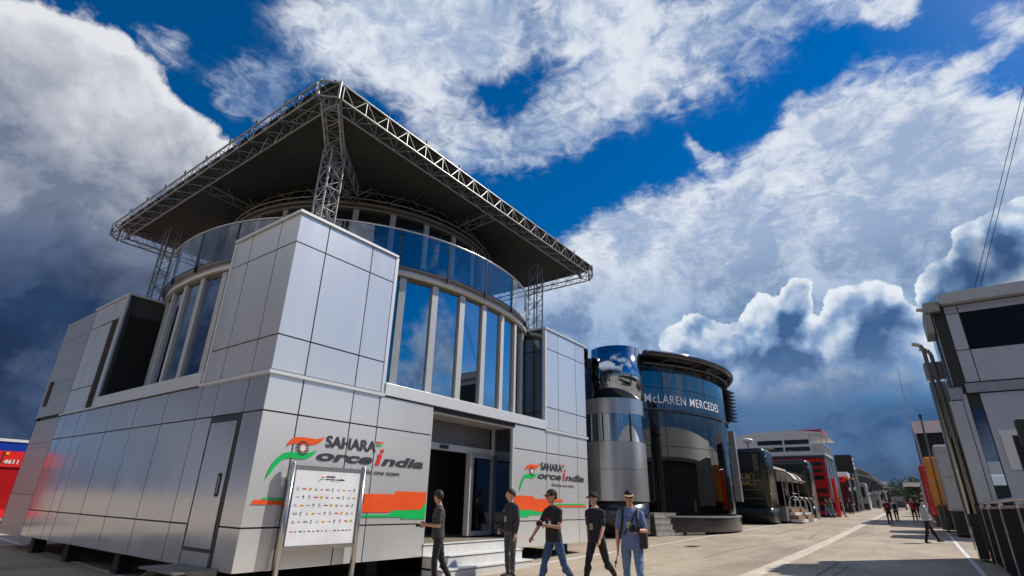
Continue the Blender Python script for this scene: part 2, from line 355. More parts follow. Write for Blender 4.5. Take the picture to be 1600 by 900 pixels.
def truss(mb, p, q, w, h, up=(0, 0, 1), rc=.026, rd=.011, step=.45, n=6, mi=0, faces='tbsS'):
    """box truss from p to q: four chords and zig-zag lacing"""
    p, q = Vector(p), Vector(q); d = q-p; L = d.length; d.normalize(); up = Vector(up); s = d.cross(up).normalized(); u = s.cross(d).normalized()
    cs = [(-1, -1), (1, -1), (1, 1), (-1, 1)]
    c = [s*(a*w/2)+u*(b*h/2) for a, b in cs]
    for k in c: mb.tube(p+k, q+k, rc, n, mi)
    m = max(2, round(L/step)); m += m % 2
    for a in range(4):
        b = (a+1) % 4
        for i in range(m):
            A, B = (c[a], c[b]) if (i+a) % 2 == 0 else (c[b], c[a])
            mb.tube(p+d*(L*i/m)+A, p+d*(L*(i+1)/m)+B, rd, 4, mi, cap=False)
            if i % 2 == 0: mb.tube(p+d*(L*i/m)+c[a], p+d*(L*i/m)+c[b], rd, 4, mi, cap=False)
    return mb

# ---------------------------------------------------------------- ground
def ground_mat():
    m = bpy.data.materials.new('brushed_concrete'); m.use_nodes = True; t = m.node_tree; b = t.nodes['Principled BSDF']; l = t.links.new
    tc = t.nodes.new('ShaderNodeTexCoord')
    def nz(scale, det, ro, st=(1, 1, 1), dist=0):
        mp = t.nodes.new('ShaderNodeMapping'); mp.inputs['Scale'].default_value = st; l(tc.outputs['Object'], mp.inputs[0])
        n = t.nodes.new('ShaderNodeTexNoise'); n.inputs['Scale'].default_value = scale; n.inputs['Detail'].default_value = det; n.inputs['Roughness'].default_value = ro; n.inputs['Distortion'].default_value = dist; l(mp.outputs[0], n.inputs['Vector']); return n.outputs['Fac']
    def ramp(f, stops):
        r = t.nodes.new('ShaderNodeValToRGB'); l(f, r.inputs[0]); e = r.color_ramp.elements
        while len(e) < len(stops): e.new(.5)
        for k, (p, c) in enumerate(stops): e[k].position = p; e[k].color = (*c, 1)
        return r.outputs[0]
    def mix(f, a, b2, mode='MIX'):
        n = t.nodes.new('ShaderNodeMix'); n.data_type = 'RGBA'; n.blend_type = mode
        for s, v in ((n.inputs[0], f), (n.inputs[6], a), (n.inputs[7], b2)):
            if isinstance(v, bpy.types.NodeSocket): l(v, s)
            else: s.default_value = v
        return n.outputs[2]
    base = ramp(nz(.35, 6, .62, (1, 1.6, 1)), [(.3, (.37, .29, .205)), (.55, (.46, .375, .275)), (.75, (.54, .455, .35))])
    streak = ramp(nz(.9, 6, .65, (.5, 2.6, 1), .6), [(.28, (.80, .79, .77)), (.5, (1, 1, 1)), (.8, (1.05, 1.05, 1.05))])
    spots = ramp(nz(2.4, 6, .72), [(.30, (.66, .64, .61)), (.40, (1, 1, 1)), (1, (1, 1, 1))])
    blot = ramp(nz(.12, 4, .6), [(.3, (.82, .82, .84)), (.6, (1.02, 1.01, 1)), (1, (1.08, 1.06, 1.03))])
    fine = ramp(nz(60, 3, .7), [(.3, (.86, .86, .86)), (.7, (1.1, 1.1, 1.1))])
    c = mix(1, base, streak, 'MULTIPLY'); c = mix(.8, c, spots, 'MULTIPLY'); c = mix(1, c, blot, 'MULTIPLY'); c = mix(.8, c, fine, 'MULTIPLY')
    # saw-cut joints every 5 m along the street, every 6 m across
    br = t.nodes.new('ShaderNodeTexBrick'); br.offset = 0; br.inputs['Color1'].default_value = (1, 1, 1, 1); br.inputs['Color2'].default_value = (.985, .985, .985, 1); br.inputs['Mortar'].default_value = (.62, .60, .58, 1)
    br.inputs['Scale'].default_value = 1; br.inputs['Brick Width'].default_value = 6; br.inputs['Row Height'].default_value = 4.6; br.inputs['Mortar Size'].default_value = .012; br.inputs['Mortar Smooth'].default_value = .3
    mp = t.nodes.new('ShaderNodeMapping'); mp.inputs['Location'].default_value = (1.7, .75, 0); l(tc.outputs['Object'], mp.inputs[0]); l(mp.outputs[0], br.inputs['Vector'])
    c = mix(.85, c, br.outputs['Color'], 'MULTIPLY')
    # faint curved tyre marks
    wv = t.nodes.new('ShaderNodeTexWave'); wv.wave_type = 'RINGS'; wv.inputs['Scale'].default_value = .035; wv.inputs['Distortion'].default_value = 3.5; wv.inputs['Detail'].default_value = 1; mpw = t.nodes.new('ShaderNodeMapping'); mpw.inputs['Location'].default_value = (-14, 30, 0); mpw.inputs['Scale'].default_value = (.5, 1.4, 1); l(tc.outputs['Object'], mpw.inputs[0]); l(mpw.outputs[0], wv.inputs['Vector'])
    ty = ramp(wv.outputs['Fac'], [(.0, (1, 1, 1)), (.93, (1, 1, 1)), (.97, (.80, .79, .78))]); c = mix(.8, c, ty, 'MULTIPLY')
    l(c, b.inputs['Base Color']); b.inputs['Roughness'].default_value = .82
    bp = t.nodes.new('ShaderNodeBump'); bp.inputs['Strength'].default_value = .25; bp.inputs['Distance'].default_value = .01; l(nz(45, 4, .7, (1, 3, 1)), bp.inputs['Height']); l(bp.outputs[0], b.inputs['Normal'])
    return m
GM = ground_mat()
def slope_sheet(mb, pts, h):
    mb.add([(x, y, gz(x, y)+h) for x, y in pts], [tuple(range(len(pts)))])
g = MB(); slope_sheet(g, [(-900, -900), (900, -900), (900, 900), (-900, 900)], 0); g.build('ground', GM, kind='structure')
LM = MAT('worn_line_paint', (.72, .72, .70), .6, 0, .22, 6)
JM = MAT('pale_concrete_strip', (.60, .52, .41), .85, 0, .15, 2.5)
def strip(pts, w, h, name, mat):
    mb = MB(); pts = [Vector(p) for p in pts]
    for a, b in zip(pts, pts[1:]):
        d = (b-a).normalized(); n = Vector((-d.y, d.x))*w/2
        slope_sheet(mb, [a-n, b-n, b+n, a+n], h)
    return mb.build(name, mat, kind='structure')
strip([(-6, -.35), (8, -.42), (17, -.66), (31, -.80), (160, -1.3)], .11, .004, 'painted_line', LM)
strip([(-9, -10.1), (15, -9.96), (26, -9.88), (150, -9.4)], .12, .004, 'painted_line', LM)
strip([(.12, -1.0+2), (.27, 4.8), (.38, 8.0), (.74, 16.4), (1.4, 30)], .11, .004, 'painted_line', LM)
strip([(-9, -5.25), (22, -5.42), (40, -5.3), (140, -4.4)], .42, .004, 'concrete_joint_strip', JM)
strip([(21.87, -7.76), (19.57, -9.5)], .05, .008, 'painted_line', LM)

rnd = random.Random(5); TM = MAT('tyre_mark', (.13, .115, .10), .9, 0, .3, 8)
for x0, y0, a, L_, w_ in ((6, -7.2, .08, 9, .16), (6.2, -7.45, .085, 8, .12), (13, -3.4, -.05, 12, .14), (26, -3.0, .02, 16, .2), (24, -4.3, -.03, 10, .15)):
    strip([(x0+L_*t/8, y0+math.tan(a)*L_*t/8+.25*math.sin(t*.55+x0)) for t in range(9)], w_*.35, .0015, 'tyre_mark', TM)
CK = MAT('crack_sealant', (.10, .09, .08), .7)
def crack(x, y, a, n):
    P_ = [(x, y)]
    for _ in range(n): a += rnd.uniform(-.5, .5); x += math.cos(a)*.45; y += math.sin(a)*.45; P_.append((x, y))
    strip(P_, .018, .002, 'sealed_crack', CK)
crack(9, -6.6, .7, 14); crack(18, -2.6, -1.0, 10); crack(12, -8.6, 1.2, 8); crack(27, -6.3, 1.9, 9)
dg_ = MB(); dg_.box(-.3, .3, -.2, .2, -.02, .008); 
for i in range(7): dg_.box(-.27+.08*i, -.24+.08*i, -.17, .17, .0085, .012, 1)
T(dg_.build('drain_grate', [PM['matt'], PM['steel']], None, (16.5, -1.8, gz(16.5, -1.8)+.004)), 'small square drain grate set in the concrete before the round building', 'drain')

# ---------------------------------------------------------------- the silver two-storey motorhome
CX, CY = 5.946, 5.57
XW, YD = 11.893, 11.155
home = thing('silver_motorhome', 'large silver panelled two-storey hospitality building with curved windows and square truss roof', 'motorhome', (0, 0, 0))
G_ = .028                                         # seam width
def panels(mb, face, us, zs, off=0.0, mi=0, skip=(), t=.03, jit=.0016):
    """cladding cassettes with open seams; face 'x-'/'y-'/... sits at coordinate off"""
    ax, sg = face[0], -1 if face[1] == '-' else 1
    for i in range(len(us)-1):
        for k in range(len(zs)-1):
            if (i, k) in skip: continue
            u0, u1, z0, z1 = us[i]+G_/2, us[i+1]-G_/2, zs[k]+G_/2, zs[k+1]-G_/2
            if i == 0: u0 = us[0]+.004
            if i == len(us)-2: u1 = us[-1]-.004
            j = [random.uniform(-jit, jit) for _ in range(4)]
            o = [off-sg*0+sg*a for a in j]
            q = [(u0, z0, o[0]), (u1, z0, o[0]+j[1]), (u1, z1, o[2]+j[1]), (u0, z1, o[2])]
            P = (lambda u, z, d: (d, u, z)) if ax == 'x' else (lambda u, z, d: (u, d, z))
            vs = [P(u, z, d) for u, z, d in q]+[P(u, z, d-sg*t) for u, z, d in q]
            mb.add(vs, [(0, 1, 2, 3), (7, 6, 5, 4), (0, 4, 5, 1), (1, 5, 6, 2), (2, 6, 7, 3), (3, 7, 4, 0)], mi)
ZB, Z1, Z2, ZL, Z3, Z4, ZT = .49, 1.16, 3.066, 3.74, 4.471, 6.397, 7.05
# core walls (dark, seen only in the seams)
c = MB()
c.box(.03, 4.20, .03, 4.0, ZB+.02, 3.74); c.box(7.62, XW-.03, .03, 4.0, ZB+.02, 3.74); c.box(4.20, 7.62, 1.9, 4.0, ZB+.02, 3.74); c.box(4.20, 7.62, .03, 1.9, 3.62, 3.74)
c.box(.03, XW-.03, 4.0, YD+.17, ZB+.02, 3.74); c.box(.03, XW-.03, .03, YD+.17, 3.741, 3.90)
c.build('core_wall', PM['gap'], home)
w = MB(); xs = [0, .689, 1.868, 2.569, 4.227]
panels(w, 'y-', xs, [ZB, Z1, Z2, ZL], 0); w.build('front_cladding', PM['panel'], home)
w = MB(); panels(w, 'y-', [7.60, 9.288, 10.017, 11.209, XW], [ZB, Z1, Z2, ZL], 0)
w.build('front_cladding', PM['panel'], home)
w = MB(); ys = [0, .685, 1.821, 2.506, 4.088, 5.68, 7.291, 8.891, 9.551, 10.719, 11.331]
panels(w, 'x-', ys, [ZB, Z1, Z2, ZL], 0, skip=[(1, 0), (1, 1)])
w.build('side_cladding', PM['panel_lo'], home)
w = MB(); panels(w, 'x+', ys, [ZB, Z1, Z2, ZL], XW); panels(w, 'y+', [0, 2, 4, 6, 8, 10, XW], [ZB, Z1, Z2, ZL], YD+.17)
w.build('rear_cladding', PM['panel'], home)
# trailer end at the back left
w = MB(); c2 = MB()
for z0, z1 in ((.47, 1.55), (1.56, 3.0), (3.01, 3.72)): w.box(.0, .06, 11.36, 13.62+.05*(z1 > 2), z0, z1)
for z0, z1 in ((3.83, 4.86), (4.87, 6.33), (6.34, 7.03)): w.box(-.01, .06, 11.17, 13.78, z0, z1)
c2.box(.062, 4, 11.34, 13.6, .5, 3.82); c2.box(.062, 2.6, 11.16, 13.76, 3.825, 7.02); c2.box(0, 4, 13.62, 13.66, .5, 7.0)
tr = w.build('ribbed_trailer_end', PM['brushed'], home); c2.build('end_core', PM['gap'], tr)
v = MB(); v.box(-.03, -.011, 13.12, 13.46, 4.18, 4.98, 1)
for k in range(12): v.obox((-.035, 13.29, 4.22+k*.065), (.012, 0, -.012), (0, .15, 0), (.003, 0, .003))
v.build('air_vent', [PM['louvre'], PM['gap']], tr)
# side door in a dark surround
d = MB(); d.box(.0, .05, .685+.01, 1.821-.01, ZB+.01, Z2-.01)
sd = d.build('door_surround', MAT('door_surround', (.045, .048, .052), .35, .3), home)
d = MB(); d.box(-.022, -.001, .80, 1.74, .80, 2.93); dl = d.build('door', PM['panel_lo'], sd, bevel=.004)
d = MB(); d.box(-.016, -.001, .78, 1.76, ZB+.02, .74); d.build('door_kickplate', PM['panel_lo'], sd)
h = MB(); h.box(-.030, -.023, .90, 1.03, 1.63, 2.02, 1); h.box(-.045, -.028, .93, .955, 1.68, 1.97, 0); h.build('door_handle', [PM['steel'], PM['matt']], dl)
for z in (1.02, 2.35, 2.72): h = MB(); h.tube((-.035, 1.775, z-.14), (-.035, 1.775, z+.14), .016, 8); h.build('hinge', PM['steel'], dl)
# ledges and sills
for bx_ in (((-.045, 2.66, -.045, .02, 3.725, 3.79), (-.045, .02, .019, 2.62, 3.725, 3.79)), ((9.20, XW+.045, -.045, .02, 3.725, 3.79), (XW-.02, XW+.045, .019, 2.6, 3.725, 3.79)), ((-.045, .02, 8.52, 11.34, 3.75, 3.80),)):
    l = MB()
    for q in bx_: l.box(*q)
    l.build('ledge', PM['trim'], home)
for q in ((2.665, 9.205, -.04, .5, 3.76, 4.03), (-.04, .5, 2.62, 8.575, 3.76, 4.05), (11.4, XW+.04, 2.62, 8.5, 3.76, 4.03)):
    s = MB(); s.box(*q); s.build('window_sill', PM['trim'], home, bevel=.006)
# corner bays
def bay(x0, x1, y0, y1, xs, ys, fx, fy, name='corner_bay'):
    m = MB(); m.box(x0+.03, x1-.03, y0+.03, y1-.03, 3.80, ZT-.01, 1)
    xf = x0 if fx == '-' else x1; yf = y0 if fy == '-' else y1
    panels(m, 'y'+fy, xs, [3.80, Z3, Z4, ZT], yf); panels(m, 'x'+fx, ys, [3.80, Z3, Z4, ZT], xf)
    b = m.build(name, [PM['panel'], PM['gap']], home)
    cp = MB(); cp.box(x0-.045, x1+.05, y0-.045, y1+.045, ZT, ZT+.055); cp.build('roof_capping', PM['trim'], b)
    return b
bl = bay(0, 2.569, 0, 2.506, [0, .689, 1.868, 2.569], [0, .685, 1.821, 2.506], '-', '-')
m = MB(); m.box(2.571, 2.66, -.012, .08, 3.80, ZT-.002); m.build('corner_trim', PM['trim'], bl); m = MB(); m.box(-.012, .08, 2.508, 2.60, 3.80, ZT-.002); m.build('corner_trim', PM['trim'], bl)
br = bay(9.215, XW, 0, 2.506, [9.288, 10.017, 11.209, XW], [0, .685, 1.821, 2.506], '+', '-')
m = MB(); m.box(9.196, 9.286, -.012, .10, 3.80, ZT-.002); m.build('corner_trim', PM['trim'], br)
m = MB(); panels(m, 'x-', [.10, 1.3, 2.5], [3.90, 4.3, 6.3, ZT], 9.212); m.build('inner_side_panel', PM['mclglass'] if False else MAT('bronzed_panel', (.16, .17, .18), .12, .7), br)
bb = bay(0, 2.5, 8.57, YD, [0, 1.3, 2.5], [8.57, 8.80], '-', '-', 'corner_bay')
m = MB(); panels(m, 'x-', [9.34, 10.42, 11.155], [3.80, Z3, Z4, ZT], -.004); panels(m, 'x-', [8.83, 9.34, 10.42], [Z4, ZT], -.006)
m.box(-.03, .0, 8.55, 8.79, 3.80, ZT-.005); m.build('bay_cladding', PM['panel'], bb)
m = MB(); m.box(-.006, -.001, 8.82, 9.33, 3.82, 6.38, 1)
for k in range(46): m.obox((-.02, 9.075, 3.86+k*.055), (.016, 0, -.014), (0, .245, 0), (.003, 0, .004))
m.build('side_louvre', [PM['louvre'], PM['gap']], bb)
m = MB(); m.box(.03, 2.4, 8.548, 8.562, 3.82, ZT-.01, 1)
for k in range(50): m.obox((.55, 8.535, 3.9+k*.052), (.42, 0, 0), (0, .016, .014), (0, -.004, .004))
m.box(.03, .12, 8.50, 8.56, 3.82, ZT, 2)
m.build('front_louvre', [PM['louvre'], MAT('louvre_backing', (.05, .05, .048), .6), PM['post']], bb)
bay(9.3, XW, 8.57, YD, [9.3, 10.5, XW], [8.57, 9.8, YD], '+', '+')
# curved first-floor window (superelliptic drum of flat panes)
def sup(a, n, t):
    c_, s_ = math.cos(t), math.sin(t)
    return Vector((CX+a*math.copysign(abs(c_)**(2/n), c_), CY+a*math.copysign(abs(s_)**(2/n), s_)))
def arc_points(a, n, N, phase=0.0):
    M_ = 1440; P_ = [sup(a, n, 2*math.pi*i/M_) for i in range(M_+1)]; L_ = [0]
    for p, q in zip(P_, P_[1:]): L_.append(L_[-1]+(q-p).length)
    out_ = []; j = 0
    for k in range(N):
        s_ = ((k+phase)/N % 1)*L_[-1]; j = next(i for i in range(M_) if L_[i+1] >= s_-1e-9)
        f = (s_-L_[j])/max(L_[j+1]-L_[j], 1e-9); out_.append(P_[j].lerp(P_[j+1], f))
    return out_
def wall_strip(mb, pts, z0, z1, t, mi=0, inset=0.0, smooth=False, closed=True):
    n = len(pts); c0 = Vector((CX, CY))
    for i in range(n if closed else n-1):
        a, b = pts[i], pts[(i+1) % n]; d = (b-a); L = d.length; d.normalize(); nr = Vector((d.y, -d.x))
        if nr.dot((a+b)/2-c0) < 0: nr = -nr
        a2, b2 = a+d*inset, b-d*inset
        mb.obox((*((a2+b2)/2-nr*t/2), (z0+z1)/2), (*(d*(b2-a2).length/2), 0), (*(nr*t/2), 0), (0, 0, (z1-z0)/2), mi)
def ring_band(mb, a0, a1, n, z0, z1, mi=0, N=120):
    O = [sup(a1, n, 2*math.pi*i/N) for i in range(N)]; I = [sup(a0, n, 2*math.pi*i/N) for i in range(N)]
    b = len(mb.v); mb.v += [(*p, z0) for p in O]+[(*p, z1) for p in O]+[(*p, z1) for p in I]+[(*p, z0) for p in I]
    for i in range(N):
        j = (i+1) % N
        for k in range(4): l_ = (k+1) % 4; mb.f.append([b+k*N+i, b+k*N+j, b+l_*N+j, b+l_*N+i]); mb.m.append(mi); mb.sm.append(k in (0, 2))
    return mb
PN = arc_points(5.46, 2.3, 38, .62)
m = MB(); wall_strip(m, PN, 4.03, 6.90, .02, 0, .10)
cw = m.build('curved_window', PM['mirror'], home)
m = MB()
for i, p in enumerate(PN):
    q0, q1 = PN[i-1], PN[(i+1) % len(PN)]; d = (q1-q0).normalized(); nr = Vector((d.y, -d.x))
    if nr.dot(p-Vector((CX, CY))) < 0: nr = -nr
    m.obox((*(p+nr*.02), 5.465), (*(d*.088), 0), (*(nr*.05), 0), (0, 0, 1.435))
m.build('mullion', [PM['mull'], PM['gap']], cw)
m = MB(); ring_band(m, 5.2, 5.50, 2.3, 3.98, 4.06); m.build('lower_rail', PM['mull'], cw)
m = MB(); ring_band(m, 5.1, 5.50, 2.3, 6.86, 6.93, 0); m.build('window_head', MAT('bronze_head', (.16, .15, .12), .5, .3), cw)
m = MB(); ring_band(m, 4.5, 5.60, 2.3, 6.935, 7.12); m.build('fascia_band', PM['trim'], home)
m = MB(); ring_band(m, .3, 5.72, 2.2, 7.125, 7.20); m.build('balcony_deck', PM['grey'], home)
# glazed balustrade
RB = arc_points(5.78, 2.12, 26, .38)
m = MB()
for i in range(26):
    a, b = RB[i], RB[(i+1) % 26]; t0 = None
RBf = arc_points(5.78, 2.12, 26*4, .38*4)
for i in range(26):
    seg = [RBf[(4*i+k) % 104] for k in range(5)]
    for k in range(4):
        a, b = seg[k], seg[k+1]
        if k == 0: a = a.lerp(b, .12)
        if k == 3: b = b.lerp(a, .12) if False else b
        d = (b-a); nr = Vector((d.y, -d.x)).normalized(); m.add([(*a, 7.13), (*b, 7.13), (*b, 8.14), (*a, 8.14)], [(0, 1, 2, 3)], 0, True)
bal = m.build('balustrade_glass', GLASS('balustrade_glass', (.55, .62, .70), .16), home)
m = MB()
for p in RB:
    d = (p-Vector((CX, CY))).normalized(); s_ = Vector((-d.y, d.x)); p = p-d*.03
    m.obox((*p, 7.60), (*(s_*.018), 0), (*(d*.035), 0), (0, 0, .60))
    for z in (7.35, 7.55, 7.95): m.tube((*(p-s_*.06), z), (*(p+s_*.06), z), .014, 6, 1)
    m.build('balustrade_post', [PM['post'], PM['steel']], bal); m = MB()
m = MB(); hp = [sup(5.78, 2.12, 2*math.pi*i/140) for i in range(141)]
for a, b in zip(hp, hp[1:]): m.tube((*a, 8.17), (*b, 8.17), .026, 8, 0, cap=False)
m.build('handrail', PM['steel'], bal)
# upper storey drum
UP = [Vector((CX+4.33*math.cos(2*math.pi*(i+.35)/26), CY+4.33*math.sin(2*math.pi*(i+.35)/26))) for i in range(26)]
m = MB(); wall_strip(m, UP, 7.21, 9.36, .02, 0, .06); uw = m.build('upper_window', MAT('tinted_upper_glass', (.10, .115, .13), .02, .9), home)
m = MB()
for p in UP:
    d = (p-Vector((CX, CY))).normalized(); s_ = Vector((-d.y, d.x)); m.obox((*p, 8.28), (*(s_*.08), 0), (*(d*.05), 0), (0, 0, 1.09))
m.build('mullion', PM['mull'], uw)
m = MB(); ring_band(m, 4.2, 4.42, 2, 9.36, 9.45); ring_band(m, 4.1, 4.52, 2, 9.452, 9.53); m.build('roof_lip', MAT('brown_grey_lip', (.22, .20, .17), .4, .3), uw)
# canopy: membrane, ring truss, edge trusses, radial trusses, columns
X0, X1, Y0, Y1 = -.10, 11.80, -.36, 11.42          # truss centrelines
HZ = 9.94
can = MB()
def ringpts(r, N=48): return [Vector((CX+r*math.cos(2*math.pi*i/N), CY+r*math.sin(2*math.pi*i/N))) for i in range(N)]
inner = ringpts(4.3, 96); outer = []
for p in inner:
    d = (p-Vector((CX, CY))).normalized(); k = min(abs(6.10/d.x) if abs(d.x) > 1e-6 else 99, abs(6.04/d.y) if abs(d.y) > 1e-6 else 99); outer.append(Vector((CX, CY))+d*k)
b0 = []
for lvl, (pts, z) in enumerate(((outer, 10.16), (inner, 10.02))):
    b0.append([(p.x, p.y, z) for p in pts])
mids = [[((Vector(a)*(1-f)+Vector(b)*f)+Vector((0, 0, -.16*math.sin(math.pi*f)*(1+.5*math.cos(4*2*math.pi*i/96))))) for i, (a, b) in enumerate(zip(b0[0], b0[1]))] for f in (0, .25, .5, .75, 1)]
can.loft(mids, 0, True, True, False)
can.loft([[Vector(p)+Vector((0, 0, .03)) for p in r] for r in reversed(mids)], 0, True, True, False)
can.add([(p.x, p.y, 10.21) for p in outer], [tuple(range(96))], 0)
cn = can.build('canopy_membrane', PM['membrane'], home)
for i in range(0, 96, 6):
    sm_ = MB(); pts_ = [mids[k][i]-Vector((0, 0, .012)) for k in range(5)]; sm_.path(pts_, .012, 5); sm_.build('membrane_seam', MAT('seam_tape', (.10, .10, .09), .6) if i == 0 else bpy.data.materials['seam_tape'], cn)
for p, q in (((X0+.2, Y0, HZ), (X1-.2, Y0, HZ)), ((X0, Y0+.2, HZ), (X0, Y1-.2, HZ)), ((X1, Y0+.2, HZ), (X1, Y1-.2, HZ)), ((X0+.2, Y1, HZ), (X1-.2, Y1, HZ))):
    m = MB(); truss(m, p, q, .42, .40, step=.33, rc=.024, rd=.0095)
    if p[1] == Y0 == q[1] or p[0] == X0 == q[0]:
        for k in range(1, 9):
            f = Vector(p).lerp(Vector(q), k/9); o_ = Vector((0, -.21, .22)) if p[1] == q[1] else Vector((-.21, 0, .22)); m.tube(f+o_, f+o_+Vector((0, 0, .12)), .02, 6, 1)
    m.build('edge_truss', [PM['truss'], PM['matt']], cn)
for sx_, sy_ in ((X0, Y0), (X1, Y0), (X0, Y1), (X1, Y1)):
    m = MB(); ix = 1 if sx_ == X0 else -1; iy = 1 if sy_ == Y0 else -1
    A, B = Vector((sx_-ix*.21, sy_+iy*.1, 0)), Vector((sx_+ix*.1, sy_-iy*.21, 0)); A2, B2 = Vector((sx_+ix*.21, sy_+iy*.3, 0)), Vector((sx_+ix*.3, sy_+iy*.21, 0))
    for z in (HZ-.2, HZ+.2):
        zz = Vector((0, 0, z)); m.tube(A+zz, B+zz, .027, 6); m.tube(A2+zz, B2+zz, .02, 6); m.tube(A+zz, A2+zz, .015, 5); m.tube(B+zz, B2+zz, .015, 5)
    for p in (A, B, A2, B2): m.tube(p+Vector((0, 0, HZ-.23)), p+Vector((0, 0, HZ+.24)), .032, 8)
    m.tube(A+Vector((0, 0, HZ-.2)), B+Vector((0, 0, HZ+.2)), .012, 4)
    m.build('corner_node', PM['truss'], cn)
m = MB(); N = 56
for r, z in ((4.24, 9.64), (4.52, 9.64), (4.24, 10.05), (4.52, 10.05)):
    P_ = ringpts(r, N)
    for i in range(N): m.tube((*P_[i], z), (*P_[(i+1) % N], z), .024, 6, cap=False)
A, B = ringpts(4.52, N), ringpts(4.24, N)
for i in range(N):
    z0, z1 = (9.64, 10.05) if i % 2 else (10.05, 9.64); j = (i+1) % N
    m.tube((*A[i], z0), (*A[j], z1), .011, 4, cap=False); m.tube((*B[i], z0), (*B[j], z1), .011, 4, cap=False)
    m.tube((*A[i], 9.64), (*B[j], 9.64), .010, 4, cap=False)
m.build('ring_truss', PM['truss'], cn)
for a in range(4):
    t_ = a*math.pi/2; d = Vector((math.cos(t_), math.sin(t_))); e = (5.85 if a % 2 == 0 else 5.75)
    m = MB(); truss(m, (CX+d.x*4.5, CY+d.y*4.5, 9.85), (CX+d.x*e, CY+d.y*e, 9.92), .40, .38, step=.36)
    m.build('radial_truss', PM['truss'], cn)
for (x, y, cx_, cy_) in ((.85, .60, X0, Y0), (9.80, .78, X1, Y0), (.85, 9.25, X0, Y1), (9.8, 9.3, X1, Y1)):
    m = MB(); truss(m, (x, y, 7.10), (x, y, 9.36), .36, .36, up=(1, 0, 0), step=.34)
    if (x < 1 and y < 1):
        truss(m, (x, y, 9.36), (X0+.12, Y0+.12, 9.86), .36, .30, up=(0, 0, 1), step=.28)
        truss(m, (x+.05, y+.05, 9.40), (CX-4.4*.707, CY-4.4*.707, 9.72), .36, .34, up=(0, 0, 1), step=.34)
    else: truss(m, (x, y, 9.36), (x, y, 9.78), .36, .36, up=(1, 0, 0), step=.3)
    m.build('truss_column', PM['truss'], cn)
# rear truss row seen under the canopy
# entrance recess
m = MB()
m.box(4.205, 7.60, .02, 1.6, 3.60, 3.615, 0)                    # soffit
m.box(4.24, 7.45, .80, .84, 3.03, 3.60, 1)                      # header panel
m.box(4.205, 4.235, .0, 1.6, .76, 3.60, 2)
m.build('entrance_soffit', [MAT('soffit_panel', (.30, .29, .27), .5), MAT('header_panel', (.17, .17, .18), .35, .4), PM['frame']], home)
m = MB(); m.box(4.24, 7.60, .76, .84, 2.86, 3.028); m.box(4.24, 4.30, .76, .84, .80, 2.86); m.box(6.52, 6.57, .70, .86, .80, 2.86)
ef = m.build('entrance_frame', PM['frame'], home)
m = MB(); m.box(5.34, 5.62, .70, .758, 2.90, 2.985); m.build('door_sensor', PM['matt'], ef, bevel=.01)
m = MB(); m.box(6.60, 7.52, .74, .752, .92, 2.72); sl_ = m.build('sliding_door', MAT('door_glass', (.20, .22, .25), .02, 1.0, 0, 1), home)
m = MB()
for b_ in ((6.57, 6.665, .80, 2.86), (7.47, 7.56, .80, 2.86)): m.box(b_[0], b_[1], .70, .755, b_[2], b_[3])
m.box(6.665, 7.47, .70, .755, .80, .91); m.box(6.665, 7.47, .70, .755, 2.76, 2.86)
m.build('door_frame', MAT('blue_grey_frame', (.36, .38, .43), .35, .4), sl_)
m = MB(); m.box(7.575, 7.59, .10, .74, .82, 3.58); m.build('side_light', bpy.data.materials['door_glass'], home)
m = MB(); m.box(7.50, 7.60, .0, .085, .76, 3.62); m.box(7.52, 7.60, .70, .79, .82, 3.6); m.build('entrance_jamb', PM['frame'], home)
m = MB(); m.box(4.21, 7.6, .0, 3.9, .70, .76, 0); m.build('entrance_floor', MAT('entrance_floor', (.30, .25, .20), .4), home)
m = MB(); m.box(4.21, 4.3, 3.95, 3.99, .76, 1.4)
m.box(4.4, 7.4, 3.3, 3.9, .76, 1.25, 1); m.box(4.4, 7.4, 3.75, 3.95, 1.25, 1.75, 1); m.box(5.2, 6.4, 3.90, 3.96, 2.2, 2.95, 2); m.box(4.25, 7.55, 3.97, 3.995, .76, 3.6, 3)
m.build('lobby_interior', [PM['matt'], PM['redint'], PM['black'], MAT('lobby_wall', (.32, .33, .28), .7)], home)
m = MB(); m.box(-.0, 11.8, 3.9, 4.0, .1, .1+.01)
# feet under the building
for x, y in ((.35, 8.2), (.35, 10.9), (.4, 5.2), (.4, 1.6), (3.4, .8), (8.6, .8), (11.4, .8), (6, 2.4), (11.4, 6)):
    f = MB(); f.box(x-.14, x+.14, y-.16, y+.16, gz(x, y), .51); f.build('support_foot', PM['matt'], home)
f = MB(); f.box(.5, 11.6, 3.2, 3.3, .05, .5); f.box(1.6, 1.7, 3.2, 11, .05, .5); f.build('underframe', PM['matt'], home)
